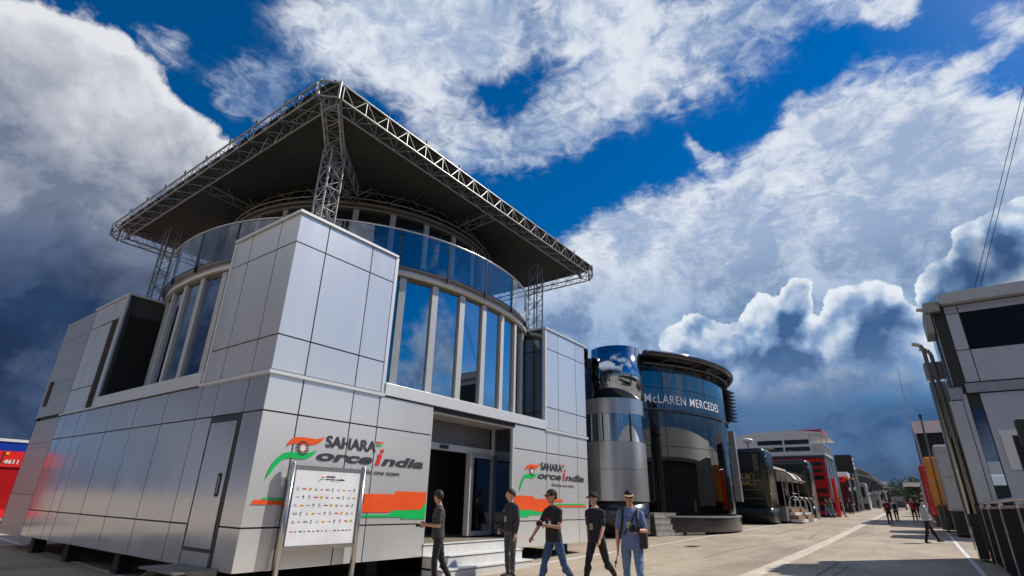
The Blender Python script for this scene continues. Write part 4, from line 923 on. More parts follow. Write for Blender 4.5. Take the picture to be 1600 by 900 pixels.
def white_dots(b, t, g): m = MB(); m.box(79.9, 80.0, -2.35, -2.1, 3.9, 4.3); m.box(79.9, 80.0, -2.35, -2.1, 5.2, 5.5, 1); m.build('marker_lamp', [PM['white'], PM['torange']], b)
dtruck('parked_truck', 'matt black truck directly behind the black one with the red brow', 80, 82.6, -2.3, 8, 6.0, PM['matt'], extra=white_dots)
bxx = thing('black_roof_tower', 'tall black box with white dots rising above the parked black trucks', 'tower', (0, 0, 0))
m = MB(); m.box(88, 92.5, -1.95, .2, 1.5, 8.95); m.build('box', PM['matt'], bxx)
m = MB()
for z in (8.2, 7.6, 7.0): m.box(88.2, 90, -2.0, -1.96, z, z+.35)
m.build('white_dot', PM['white'], bxx)
def cab_win(b, t, g): m = MB(); m.box(94.9, 95.0, -2.2, 0, 3.4, 4.8); m.build('window', PM['dglass'], b)
dtruck('parked_truck', 'grey truck with a pale roof farther down the left side of the street', 95, 98, -2.5, 6, 5.2, PM['grey'], PM['lgrey'], extra=cab_win)
# flared stand building
fb = thing('flared_grandstand', 'distant grey building with slanted fins and a wide sloping roof', 'building', (0, 0, 0)); g = gz(110, 0)
m = MB(); m.box(112, 170, 1.5, 14, g, 7.6); m.build('wall', PM['grey'], fb)
m = MB(); m.prism([(-1.8, 8.1), (-1.5, 8.3), (14, 9.6), (14, 9.2)], 110, 175, 'x'); m.build('roof', PM['lgrey'], fb)
for x in (110.5, 118, 126, 135, 146, 160):
    m = MB(); m.prism([(-2.6, 6.6), (.6, 7.4), (.4, 3.2), (-.6, 2.2)], x, x+.6, 'x'); m.build('fin', MAT('fin_slate', (.06, .065, .08), .5) if x < 111 else bpy.data.materials['fin_slate'], fb)
    m = MB(); m.prism([(-3.1, 6.7), (-3.1, 6.85), (2, 8.1), (2, 7.95)], x-.5, x+3, 'x'); m.build('brow', PM['lgrey'], fb)
for i, (x, y, z, mt, lb) in enumerate(((102, -1.6, 4.4, 'white', 'white pillar sign on the left kerb before the flared grandstand'), (118, -2.2, 4.8, 'grey', 'grey kiosk under the slanted fins of the distant grandstand'), (126, -2.6, 5.3, 'black', 'dark kiosk behind the grey one under the distant grandstand'), (138, -2.4, 5.6, 'lgrey', 'pale kiosk farthest away on the left side of the street'))):
    g = gz(x, y); t = thing('roadside_kiosk', lb, 'kiosk', (x, y, g)); m = MB(); m.box(-.8, 1.6, -.6, 2.5, .1, z-g-.5); m.build('body', PM[mt], t); m = MB(); m.box(-.9, 1.8, -.8, 2.6, z-g-.5, z-g-.2); m.build('roof', PM['lgrey'], t)
hb = thing('white_gantry_board', 'long white board on a leaning post above the left side of the far street', 'gantry', (0, 0, 0))
m = MB(); m.box(128, 128.6, -4.0, -2.1, 6.35, 6.85); m.build('board', PM['white'], hb); m = MB(); m.tube((128.3, -3.4, gz(128, -3)), (128.3, -3.1, 6.4), .12, 6); m.build('post', PM['grey'], hb)
cb = thing('far_stand', 'low grey-green grandstand with a white canopy closing the far end of the street', 'building', (0, 0, 0)); g = gz(190, 0)
m = MB(); m.box(235, 240, -34, 6, g, g+3.0); m.build('wall', MAT('far_green_grey', (.10, .115, .11), .7), cb); m = MB(); m.box(233, 240, -30, -1, g+3.1, g+3.5); m.build('roof', PM['lgrey'], cb)
wr = thing('white_canopy', 'flat white canopy standing on a post before the far trees at right', 'canopy', (0, 0, 0))
m = MB(); m.box(130, 134, -9.6, -6.5, 6.15, 6.75); m.build('canopy_top', PM['white'], wr); m = MB(); m.tube((131, -9.3, gz(131, -9)), (131, -9.3, 6.2), .12, 6); m.build('post', PM['grey'], wr)
vn = thing('dark_van', 'dark blue van parked in the middle of the far street with its rear to us', 'van', (108, -5.7, gz(108, -5.7)))
m = MB(); m.loft([[(x, y*s_, z) for y, z in ((-1, .35), (-1, 1.5), (-.88, 2.3), (-.7, 2.42), (.7, 2.42), (.88, 2.3), (1, 1.5), (1, .35))] for x, s_ in ((0, 1), (4.2, 1), (5.2, .9))], 0, False); vb = m.build('body', MAT('van_blue', (.012, .016, .05), .25, .2, coat=.5), vn)
m = MB(); m.box(-.02, -.001, -.8, .8, 1.35, 2.1); m.build('rear_window', PM['dglass'], vb)
for y in (-.9, .9): m = MB(); m.box(-.03, -.001, y-.09, y+.09, 1.0, 1.35); m.build('tail_light', PM['vred'], vb)
for x in (.9, 4.2):
    for y in (-.9, .9): m = MB(); m.tube((x, y-.1, .34), (x, y+.1, .34), .34, 14); m.build('wheel', PM['tyre'], vn)

# ---------------------------------------------------------------- right side: grey motorhome end wall
g = gz(18, -11)
gm = thing('grey_motorhome', 'tall grey panelled hospitality building with a wide dark upper window at right', 'motorhome', (0, 0, 0))
PG = MAT('slate_cladding', (.55, .56, .60), .30, .6, .04, 1, island=.03)
XF = 18.0; XE = 19.9  # wall coordinates below: scaled about the camera from a farther placement
m = MB(); m.box(XF+.06, XE, -16.4, -10.71, 1.88, 8.30); m.box(XF+.3, XE, -16.4, -10.85, g+.25, 1.88); m.build('core', PM['gap'], gm)
m = MB(); panels(m, 'x-', [-16.4, -14.6, -11.42, -11.05], [5.66, 6.76, 8.06, 8.34], XF, skip=[(1, 1)]); panels(m, 'x-', [-16.4, -13.8, -12.6, -11.31], [1.90, 5.29], XF+.02); m.build('end_cladding', PG, gm)
m = MB(); m.box(XF, XF+.04, -14.58, -11.44, 6.78, 8.04); m.build('upper_window', MAT('black_window', (.008, .009, .012), .12, 0, .05, 1), gm)
m = MB(); m.box(XF-.35, XE+.1, -16.6, -10.96, 8.36, 8.75); m.build('roof_slab', MAT('slab_grey', (.44, .45, .47), .4, .3), gm, bevel=.02)
m = MB(); m.box(XF-.2, XE, -10.94, -10.50, 8.17, 8.54); m.build('awning_box', MAT('awning_box_grey', (.28, .28, .28), .5, .2), gm, bevel=.015)
m = MB(); m.box(XF-.1, XF+1.2, -10.64, -10.42, 7.45, 8.16); m.build('awning_bracket', bpy.data.materials['awning_box_grey'], gm, bevel=.015)
m = MB(); m.box(XF+.08, XF+.3, -11.03, -10.69, 5.61, 8.16); m.build('upper_pillar', PM['lgrey'], gm)
m = MB(); m.box(XF-.07, XF+.3, -16.4, -11.0, 5.31, 5.62); m.build('belt_panel', PM['steel'], gm)
m = MB(); m.box(XF-.02, XF+.25, -10.90, -10.53, 5.12, 5.52); m.build('pillar_head', PM['steel'], gm)
m = MB(); m.box(XF-.03, XF+.4, -10.82, -10.48, 1.90, 5.08); lp_ = m.build('lower_pillar', PM['lgrey'], gm, bevel=.01)
m = MB(); m.box(XF, XF+.4, -10.76, -10.42, g+.04, 1.86); m.build('pillar_skirt', PM['black'], lp_)
m = MB(); m.box(XF, XF+.05, -10.96, -10.84, 1.90, 5.29, 1); m.box(XF-.01, XF+.04, -11.28, -10.97, 1.90, 4.75); m.build('mirror_strip', [PM['mclglass'], PM['lgrey']], gm)
m = MB(); m.box(XF-.04, XF, -12.6, -11.47, 3.92, 4.09); m.box(XF-.04, XF, -11.75, -11.49, 2.89, 3.92); m.build('white_frame', PM['white'], gm)
m = MB(); m.box(XF-.015, XF+.01, -12.6, -11.77, 2.5, 3.9, 1)
for k in range(16): m.obox((XF-.03, -12.2, 2.55+k*.086), (.016, 0, -.012), (0, .41, 0), (.003, 0, .004))
m.build('grille', [PM['louvre'], PM['gap']], gm)
m = MB(); m.box(XF+.6, XE, -10.70, -10.62, 1.92, 8.1); m.build('street_wall', MAT('polished_street_wall', (.45, .48, .52), .08, .9, .03, 1, bump=.006, bs=1.2), gm)
for x, y0, zt in ((18.8, -10.22, 7.1), (19.3, -10.42, 7.0)):
    m = MB(); m.tube((x, y0, 1.2), (x, y0, zt), .065, 10); m.tube((x, y0, zt), (x, y0+.08, zt+.18), .065, 10); m.tube((x, y0+.08, zt+.18), (x, y0+.3, zt+.24), .065, 10); m.tube((x, y0, 1.2), (x, y0, 4.0), .11, 12); m.build('exhaust_pipe', MAT('bronze_chrome', (.42, .36, .28), .2, 1.0) if x < 19 else bpy.data.materials['bronze_chrome'], gm)
m = MB(); m.tube((18.6, -10.55, 8.5), (18.6, -10.32, 8.55), .06, 10); m.build('vent_spout', bpy.data.materials['bronze_chrome'], gm)
m = MB(); m.box(19.4, XE+.2, -10.62, -10.12, 6.2, 6.75); m.build('awning_cassette', bpy.data.materials['awning_box_grey'], gm, bevel=.02)
m = MB(); m.box(19.3, XE+.1, -10.60, -10.14, g+.3, 6.0); m.build('lower_street_wall', MAT('sooty_aluminium', (.30, .29, .27), .25, .7, .2, 2), gm)
m = MB(); m.box(18.5, 19.2, -10.42, -10.15, g+.1, 1.6); m.build('black_skirt', PM['black'], gm)
for k, (y, z) in enumerate(((-11.99, 9.0), (-12.15, 8.98))):
    d = Vector((0, -4.0, 9.25)).normalized(); a = Vector((XF+1, y, 8.76)); m = MB(); m.tube(a, a+d*24, .011, 5)
    if k == 0: m.tube((XF+1, y, 8.75), (XF+1, y-.05, 9.1), .032, 6); m.path([(XF+1, y, 8.77), (XF+1, y+.22, 8.8), (XF+1, y+.22, 8.92), (XF+1, y+.14, 8.93)], .014, 5)
    m.build('stay_cable', PM['matt'], gm)
fn = thing('terrace_balustrade', 'black glass balustrade with steel top rail beside the grey building', 'balustrade', (0, 0, 0))
for a, b in ((17.9, 15.5), (15.4, 12.4), (12.3, 9.2), (9.1, 5.4)):
    m = MB(); m.box(b, a, -10.53, -10.50, gz(b, -10.5)+.1, 1.74); m.build('panel', MAT('black_screen', (.008, .008, .009), .85, 0, .1, 2, spec=.08) if b > 15 else bpy.data.materials['black_screen'], fn)
    m = MB(); m.box(a-.0, a+.07, -10.56, -10.47, gz(a, -10.5), 1.86); m.build('post', PM['steel'], fn)
m = MB(); m.tube((5.4, -10.5, 1.90), (17.95, -10.5, 1.90), .035, 8); m.box(5.4, 17.9, -10.53, -10.49, 1.74, 1.80); m.build('top_rail', PM['steel'], fn)
m = MB(); m.box(8.4, 17.8, -16, -10.57, gz(12, -12)-.1, .55); m.build('deck', MAT('deck_boards', (.12, .11, .10), .6), fn)
# lorry parked on the right, its mirror just in view
lo = thing('white_lorry', 'white lorry at the right edge showing only its black door mirror', 'lorry', (8.1, -12.5, gz(8, -12.5)), math.pi)
m = MB(); m.loft([[(x, y*1.22, z) for y, z in ((-1, .55), (-1, 2.1), (-.93, 3.2), (.93, 3.2), (1, 2.1), (1, .55))] for x in (0, .25, 2.2)], 0, False); cb_ = m.build('cab', MAT('lorry_white', (.62, .68, .76), .25, coat=.5), lo, bevel=.06)
m = MB(); m.box(-.03, 0, -1.05, 1.05, 1.75, 2.75); m.build('windscreen', PM['dglass'], cb_); m = MB(); m.box(.5, 1.5, -1.235, -1.20, 1.75, 2.6); m.build('side_window', PM['dglass'], cb_)
m = MB(); m.box(-.06, 0, -1.0, 1.0, .8, 1.5); m.build('grille', PM['matt'], cb_)
m = MB(); m.box(-.12, .10, -1.80, -1.55, 2.72, 3.2); m.build('door_mirror', PM['matt'], cb_, bevel=.05)
m = MB(); m.tube((.2, -1.18, 3.05), (0, -1.6, 3.05), .03, 6); m.build('mirror_arm', PM['matt'], cb_)
m = MB(); m.box(2.3, 8.4, -1.25, 1.25, 1.1, 3.9); m.build('box_body', PM['lgrey'], lo)
for x in (.9, 5.8, 6.9):
    for y in (-1.05, 1.05): m = MB(); m.tube((x, y-.15, .5), (x, y+.15, .5), .5, 16); m.build('wheel', PM['tyre'], lo)

def rtruck(name, label, x0, x1, y1, zt, mat, lowmat, zl, cat='truck', top=None):
    g = gz(x0, y1); t = thing(name, label, cat, (0, 0, 0))
    m = MB(); m.box(x0, x1, y1-8, y1, zl, zt); b = m.build('body', mat, t, bevel=.10)
    m = MB(); m.box(x0+.1, x1-.1, y1-8, y1-.06, g+.12, zl-.02); m.build('chassis', lowmat, t)
    m = MB()
    for z in (zl+.15, zl+.5*(zt-zl), zt-.4): m.box(x0-.02, x0-.001, y1-3, y1-.12, z, z+.03)
    m.box(x0+.2, x0+.3, y1-.001, y1+.05, zl+.1, zt-.2); m.build('door_bar', PM['grey'], b)
    if top: m = MB(); m.box(x0-.03, x1+.03, y1-8, y1+.03, zt+.0, zt+top); m.build('white_roof', PM['white'], t)
    return t
rtruck('parked_trailer', 'pale grey trailer on black chassis next to the grey building', 32.5, 35.1, -10.1, 5.0, PM['lgrey'], PM['black'], 1.65, 'trailer')
rtruck('parked_trailer', 'orange trailer standing between the pale grey and the red trailers', 37.2, 39.8, -9.62, 4.72, PM['torange'], PM['black'], 1.95, 'trailer')
rtruck('parked_trailer', 'bright red trailer beyond the orange one on the right side', 45, 47.6, -9.30, 4.75, PM['tred'], PM['black'], 1.3, 'trailer')
tb = thing('tall_black_unit', 'tall black hospitality unit with a white roof edge behind the orange trailer', 'motorhome', (0, 0, 0))
m = MB(); m.box(50, 60, -16, -9.75, gz(50, -10)+.3, 7.45); m.build('wall', PM['black'], tb); m = MB(); m.box(49.8, 60, -16.2, -9.62, 7.47, 8.4); m.build('white_roof', PM['white'], tb)
m = MB(); m.tube((49.9, -9.66, 1.2), (49.9, -9.66, 7.4), .07, 8); m.build('corner_pole', PM['steel'], tb)
rtruck('parked_trailer', 'slate blue trailer farthest along on the right side', 72, 75, -9.4, 5.4, MAT('slate_blue', (.05, .07, .12), .4), PM['black'], 2.2, 'trailer')
for i, (x, z, mt) in enumerate(((82, 5.0, 'lgrey'), (92, 5.2, 'white'), (102, 5.3, 'grey'))):
    rtruck('distant_trailer', ('pale grey trailer in the distance beyond the slate blue one', 'white trailer in the distance behind the pale grey one', 'mid grey trailer, last before the white canopy')[i], x, x+3, -9.2, z, PM[mt], PM['black'], 2.0, 'trailer')
ms = thing('tall_mast', 'thin tall lightning mast rising above the right-hand trailers', 'mast', (55, -9.55, gz(55, -9.5)))
m = MB(); m.tube((0, 0, 0), (0, -.05, 7.5), .07, 8, r2=.05); m.tube((0, -.05, 7.5), (0, -.12, 13.2), .045, 6, r2=.015); m.build('pole', PM['grey'], ms)
m = MB(); m.tube((0, 0, 6.6), (0, -1.2, 6.1), .012, 4); m.build('stay', PM['matt'], ms)
fp = thing('dark_pole', 'short dark pole with a blunt tip in front of the tall black unit', 'pole', (36.2, -9.9, gz(36, -10)))
m = MB(); m.tube((0, 0, 0), (0, -.1, 6.4), .06, 8, r2=.05); m.build('pole', MAT('bronze_pole', (.16, .12, .08), .4, .3), fp); m = MB(); m.tube((0, -.1, 6.4), (0, -.1, 6.65), .08, 8); m.build('tip', PM['matt'], fp)

# ---------------------------------------------------------------- left edge: red and blue race trucks behind the silver building
rt = thing('red_container', 'red transport container with white number at the far left edge', 'container', (0, 0, 0))
m = MB(); m.box(-3.5, 3.6, 24, 26.6, gz(0, 24)+.35, 3.27); b = m.build('body', PM['tred'], rt, bevel=.03)
m = MB(); m.box(-3.5, 3.6, 23.93, 23.99, 2.62, 3.29); m.box(-3.5, 3.6, 23.94, 23.99, gz(0, 24)+.3, .85); m.box(1.52, 1.56, 23.92, 23.99, .85, 3.28, 1); m.build('rail', [PM['vred'], PM['matt']], b)
m = MB(); m.box(1.62, 1.72, 23.90, 23.925, 3.13, 3.24); m.build('yellow_tag', PM['yellow'], b)
m = MB(); lettering(m, '4611', .24, 1.62, 2.76, 23.915, bold=.01, width=.52); m.build('number', PM['white'], b); m = MB(); lettering(m, 'AB', .34, 1.28, 1.45, 23.98, bold=.01, width=.46); m.build('side_lettering', PM['lgrey'], b)
bt = thing('blue_trailer', 'blue trailer with white roof edge behind the red container', 'trailer', (0, 0, 0))
m = MB(); m.box(-4, 8, 30, 32.6, 1.3, 4.05); b = m.build('body', PM['tblue'], bt); m = MB(); m.box(-4.05, 8.05, 29.95, 32.6, 4.06, 4.2); m.build('roof_edge', PM['white'], bt)
m = MB(); m.box(-4, 8, 30.1, 32.5, .45, 1.28); m.build('chassis', PM['matt'], bt)

# ---------------------------------------------------------------- what stands behind the viewer (seen in the glass and the polished metal)
pb = thing('pit_building', 'long pale pit building across the paddock behind the viewer', 'building', (0, 0, 0))
m = MB(); m.box(-30, 150, -46, -34, -1, 6.0); m.build('wall', MAT('pit_wall', (.12, .12, .13), .6), pb)
m = MB(); m.prism([(-33, 6.1), (-33, 6.5), (-40, 10.5), (-47, 10.5), (-47, 6.1)], -32, 152, 'x'); m.build('roof', MAT('pit_roof', (.42, .39, .34), .6, 0, .12, .5), pb)
wt = thing('white_marquee', 'long white marquee across the paddock to the left', 'marquee', (0, 0, 0))
m = MB(); m.box(-48, -36, -12, 60, -.8, 3.6); m.build('wall', PM['white'], wt); m = MB(); m.prism([(-49, 3.65), (-42, 6.6), (-35, 3.65)], -13, 61, 'y'); m.build('roof', PM['offw'], wt)
# ---------------------------------------------------------------- far trees
LEAF = MAT('foliage', (.05, .075, .028), .7, 0, .45, 1.2, island=.5)
BARK = MAT('bark', (.10, .08, .06), .9)
def tree(x, y, h, w_, label, seed):
    rnd = random.Random(seed); g = gz(x, y); t = thing('broadleaf_tree', label, 'tree', (x, y, g), 0, 'trees beyond the far end of the street')
    m = MB(); m.tube((0, 0, 0), (0, 0, h*.5), .28, 7, r2=.16)
    for k in range(6): a = k*1.05; m.tube((0, 0, h*(.3+.03*k)), (math.cos(a)*w_*.5, math.sin(a)*w_*.5, h*(.55+.05*k)), .1, 5, r2=.03)
    m.build('trunk', BARK, t)
    m = MB(); cl = [(Vector((rnd.gauss(0, .3)*w_, rnd.gauss(0, .3)*w_, h*rnd.uniform(.38, .92))), rnd.uniform(.16, .3)*w_) for _ in range(16)]
    for c_, r_ in cl:
        for _ in range(60):
            d = Vector((rnd.gauss(0, 1), rnd.gauss(0, 1), rnd.gauss(0, 1))).normalized(); p = c_+d*r_*rnd.uniform(.6, 1.05); s_ = rnd.uniform(.18, .42); a = Vector((rnd.gauss(0, 1), rnd.gauss(0, 1), rnd.gauss(0, 1))).normalized(); b_ = a.orthogonal().normalized()
            m.add([p-a*s_, p+b_*s_*.7, p+a*s_, p-b_*s_*.7], [(0, 1, 2, 3)])
    m.build('crown', LEAF, t)
k = 0
for x, y, h, w_, lb in ((150, 3.5, 6.2, 5, 'round green tree left of the far street below the flared roof'), (165, 5, 6.5, 6, 'darker tree beside the round green one left of the far street'), (180, 1.5, 5.2, 5, 'small tree at the left foot of the far stand'), (215, -4.5, 7, 7, 'tree just right of the far street gap'), (212, -8.5, 7.6, 7, 'taller tree under the white canopy at the right'), (222, -13, 7.4, 8, 'broad tree rightmost of the far tree line'), (230, 3, 6.4, 7, 'pale tree behind the far stand at left'), (235, -1, 5.6, 7, 'low tree in the middle of the far street gap')):
    tree(x, y, h, w_, lb, k); k += 1
m = MB(); rnd = random.Random(3)
rows_ = [[(320+rnd.uniform(-6, 6), y, gz(320, y)-2), (320+rnd.uniform(-3, 3), y, gz(320, y)+5+2*math.sin(y*.07)+rnd.uniform(-.8, .8)), (340, y, gz(320, y)+5)] for y in range(-220, 420, 4)]
m.loft(rows_, 0, False, False, False); m.build('distant_wood', LEAF, kind='structure')

# ---------------------------------------------------------------- people: one continuous remeshed body each, clothing zones by material
from mathutils import noise as mnoise
V = Vector
def tcap(mb, p, q, r1, r2, n=12, flat=1.0, fdir=None, mi=0):
    """tapered limb with rounded ends; flat<1 squashes the section along fdir"""
    p, q = V(p), V(q); d = q-p; L = max(d.length, 1e-5); d = d/L
    a = (V(fdir) - V(fdir).dot(d)*d).normalized() if fdir else d.orthogonal().normalized(); b = d.cross(a)
    rings = []
    for t in (-85, -55, -25): rings.append((p+d*(r1*math.sin(R(t))), r1*math.cos(R(t))))
    for k in range(1, 4): f = k/4; rings.append((p.lerp(q, f), r1+(r2-r1)*f))
    for t in (25, 55, 85): rings.append((q+d*(r2*math.sin(R(t))), r2*math.cos(R(t))))
    return mb.loft([[c+(a*flat*math.cos(2*math.pi*i/n)+b*math.sin(2*math.pi*i/n))*r for i in range(n)] for c, r in rings], mi)
def person(name, label, loc, face, height=1.8, shirt=None, legs=None, skin=None, shoes=None, pose=None, head=0.0, nod=0.0, sleeve=.55, hem=.90, collar=None, hair=None, cap=None, brim=None, glasses=False, vox=.0125, group=None, hands=True, build=1.0, extras=None):
    pose = pose or {}; g = gz(*loc); k = height/1.8
    yaw = math.atan2(-face[0], face[1]); t = thing(name, label, 'person', (loc[0], loc[1], g), yaw, group)
    hip, knee, ank = .93, .47, .09; prims = []; mb = MB()
    def limb(zone, *a, **kw): prims.append((zone, V(a[0]), V(a[1]), a[2], a[3])); tcap(mb, *a, **kw)
    def blob(zone, c, r, rot=None): prims.append((zone, V(c), V(c), sum(r)/3, sum(r)/3)); mb.ball(c, r, 0, 14, 10, rot)
    L1, L2 = hip-knee, knee-ank; feet = []
    lean = pose.get('lean', 0.0); LX = pose.get('roll', 0.0)
    H0 = {}
    for s, key in ((-1, 'L'), (1, 'R')):         # forward = +Y, left is -X
        th, kn, out_ = pose.get('leg'+key, (0, 0, 0)); h = V((s*.095*build, 0, hip)); d1 = V((math.sin(R(out_))*s, math.sin(R(th)), -math.cos(R(th)))).normalized()
        kp = h+d1*L1; d2 = V((math.sin(R(out_))*s*.5, math.sin(R(th-kn)), -math.cos(R(th-kn)))).normalized(); ap = kp+d2*L2; H0[key] = (h, kp, ap, th-kn); feet.append(ap.z-ank+ (-.02 if th-kn < -20 else 0))
    dz = -min(feet)
    def up(p): return V((p.x, p.y, p.z+dz))
    for key in 'LR':
        h, kp, ap, sh = H0[key]; h, kp, ap = up(h), up(kp), up(ap); b_ = build
        limb('legs', h+V((0, -.01, -.02)), kp, .098*b_, .064*b_); limb('legs', kp, ap+V((0, 0, .02)), .066*b_, .055); limb('legs', kp+V((0, -.02, -.10)), kp.lerp(ap, .55)+V((0, -.012, 0)), .055*b_, .045)
        tp = R(sh*.8 if sh < 0 else sh*.3); fd = V((0, math.cos(tp), math.sin(tp)))
        limb('shoes', ap+V((0, -.04, -.045)), ap+fd*.17+V((0, 0, -.055)), .042, .034); limb('shoes', ap, ap+V((0, -.01, -.04)), .048, .045)
    pz = V((0, 0, hip+dz))
    ll = R(lean)
    def tor(x, y, z): z0 = z-hip; return pz+V((x+z0*math.sin(R(LX)), y*math.cos(ll)+z0*math.sin(ll), z0*math.cos(ll)-y*math.sin(ll)))
    def ring(z, wx, wy, yo=0.0, n=20): return [tor(wx*build*math.copysign(abs(math.cos(2*math.pi*i/n))**.85, math.cos(2*math.pi*i/n)), yo+wy*build*math.copysign(abs(math.sin(2*math.pi*i/n))**.9, math.sin(2*math.pi*i/n)), z) for i in range(n)]
    mb.loft([ring(.84, .10, .08), ring(.88, .155, .11), ring(.96, .168, .122), ring(1.04, .16, .115)], 0); prims.append(('legs', tor(-.08, 0, .90), tor(.08, 0, .90), .115, .115))
    mb.loft([ring(hem, .172, .128), ring(hem+.06, .176, .132), ring(1.08, .166, .124, .006), ring(1.20, .176, .128, .006), ring(1.32, .184, .130, .0), ring(1.42, .178, .112, -.008), ring(1.48, .135, .085, -.012), ring(1.52, .07, .06, -.012)], 0)
    for z, r in ((hem+.06, .135), (1.08, .135), (1.2, .14), (1.33, .14), (1.42, .11)): prims.append(('shirt', tor(-.06, 0, z), tor(.06, 0, z), r, r))
    for s in (-1, 1): limb('shirt', tor(s*.05, -.01, 1.475), tor(s*.152*build, -.01, 1.43), .055, .060)
    nb, nt_ = tor(0, -.012, 1.47), tor(0, .012, 1.60); limb('skin', nb, nt_, .062, .054)
    hc = tor(0, .022, 1.685); hr = Matrix.Rotation(R(head), 3, 'Z') @ Matrix.Rotation(R(nod), 3, 'X')
    def hp_(x, y, z): return hc+hr @ (V((x, y, z))*1.06)
    blob('skin', hp_(0, -.008, .022), (.080, .100, .096), hr); blob('skin', hp_(0, .018, -.045), (.062, .072, .066), hr); limb('skin', hp_(0, .058, -.088), hp_(0, .05, -.075), .026, .03)
    limb('skin', hp_(0, .086, .010), hp_(0, .106, -.026), .010, .016); limb('skin', hp_(-.035, .083, .028), hp_(.035, .083, .028), .012, .012)
    limb('lip', hp_(-.018, .086, -.056), hp_(.018, .086, -.056), .007, .007)
    for s in (-1, 1): blob('skin', hp_(s*.078, -.008, -.004), (.012, .022, .032), hr); limb('skin', hp_(s*.04, .055, -.028), hp_(s*.045, .05, -.03), .022, .02)
    J = {}
    for s, key in ((-1, 'L'), (1, 'R')):
        fw, ab, el, inn = pose.get('arm'+key, (0, 8, 12, 0))          # swing forward, abduct, elbow bend, forearm turned inwards
        sh = tor(s*.182*build, -.012, 1.418); d1 = V((s*math.sin(R(ab)), math.sin(R(fw))*math.cos(R(ab)), -math.cos(R(fw))*math.cos(R(ab)))).normalized()
        e = sh+d1*.29; d2 = V((s*math.sin(R(ab*.4-inn)), math.sin(R(fw+el))*math.cos(R(inn)), -math.cos(R(fw+el))*math.cos(R(inn)))).normalized(); w_ = e+d2*.255
        sl = sleeve; mid = sh.lerp(e, min(sl, 1))
        limb('shirt', sh, mid, .060*build, .052*build)
        if sl <= 1: limb('skin', sh.lerp(e, sl*.8), e, .044, .038); limb('skin', e, w_, .040, .027)
        else: limb('shirt', mid, e, .054, .050); limb('shirt', e, w_.lerp(e, .08), .050, .038); limb('skin', w_.lerp(e, .1), w_, .028, .026)
        J[key] = (sh, e, w_, d2)
        side = V((s, 0, 0)); side = (side-side.dot(d2)*d2).normalized(); pn_ = d2.cross(side).normalized()*s    # back of hand faces outwards
        limb('skin', w_+d2*.015, w_+d2*.075, .030, .040, flat=.5, fdir=tuple(side))
        if hands:
            curl = R(pose.get('curl'+key, 28))
            for fi, (off, ln) in enumerate(((-.030, .070), (-.010, .080), (.010, .076), (.029, .060))):
                b0_ = w_+d2*.085+pn_*off; dd = (d2*math.cos(curl*.5)-side*math.sin(curl*.5)); m1 = b0_+dd*ln*.5; dd2 = (d2*math.cos(curl*1.6)-side*math.sin(curl*1.6)); limb('skin', b0_, m1, .0098, .0092, n=6); limb('skin', m1, m1+dd2*ln*.5, .0092, .0078, n=6)
            b0_ = w_+d2*.03-pn_*.03*(-1); tdir = (d2*.7+pn_*.6-side*.35).normalized(); limb('skin', b0_, b0_+tdir*.055, .012, .010, n=6)
    if collar: limb('collar', tor(-.05, .03, 1.49), tor(.05, .03, 1.49), .042, .042); limb('collar', tor(-.045, -.03, 1.50), tor(.045, -.03, 1.50), .045, .045)
    # remesh to a single skin
    me = mb.mesh(name+'_raw', [PM['skin']]); o = bpy.data.objects.new('raw', me); COL.objects.link(o)
    rm = o.modifiers.new('r', 'REMESH'); rm.mode = 'VOXEL'; rm.voxel_size = vox; sm = o.modifiers.new('s', 'SMOOTH'); sm.factor = .5; sm.iterations = 2
    dg = bpy.context.evaluated_depsgraph_get(); dg.update(); body = bpy.data.meshes.new_from_object(o.evaluated_get(dg)); bpy.data.objects.remove(o); bpy.data.meshes.remove(me)
    zones = ['skin', 'shirt', 'legs', 'shoes', 'lip', 'collar']; body.materials.clear()
    for z_ in zones: body.materials.append({'skin': skin or PM['skin'], 'shirt': shirt, 'legs': legs, 'shoes': shoes or PM['matt'], 'lip': PM['lip'], 'collar': collar or shirt}[z_])
    def near(p):
        best, bz = 9, 'shirt'
        for z_, a, b, r1, r2 in prims:
            ab_ = b-a; f = 0 if ab_.length_squared < 1e-9 else max(0, min(1, (p-a).dot(ab_)/ab_.length_squared)); d = (p-a-ab_*f).length-(r1+(r2-r1)*f)
            if d < best: best, bz = d, z_
        return bz
    hz_ = tor(0, 0, hem).z
    vz = []
    for p in body.polygons:
        z_ = near(p.center); c = p.center
        if z_ == 'legs' and c.z > hz_+.015: z_ = 'shirt'
        if z_ == 'shirt' and c.z < hz_-.006 and c.z < hz_ + 0 and abs(c.x) < .2: z_ = 'legs'
        if z_ == 'skin' and c.z < tor(0, 0, 1.46).z and (c-nb).length < .12: z_ = 'shirt'
        p.material_index = zones.index(z_); p.use_smooth = True
    wr = {}
    for p in body.polygons:
        if p.material_index in (1, 2):
            for v in p.vertices: wr[v] = p.normal
    for i, nr_ in wr.items():
        v = body.vertices[i]; q = V((v.co.x*9, v.co.y*9, v.co.z*15)); v.co += nr_*(mnoise.noise(q+V((hash(name) % 7, 0, loc[0])))*.009+mnoise.noise(q*2.3)*.004)
    for v in body.vertices: v.co *= k
    body.update(); bo = bpy.data.objects.new('body', body); COL.objects.link(bo); bo.parent = t
    S_ = Matrix.Scale(k, 4)
    def kid(m_, nm, mats, par=None, **kw): m_.v = [tuple(V(p)*k) for p in m_.v]; return m_.build(nm, mats, par or t, **kw)
    m_ = MB()
    for s in (-1, 1): m_.ball(hp_(s*.031, .086, .010), (.0125, .008, .008), 0, 8, 6, hr)
    kid(m_, 'eyes', PM['eye'])
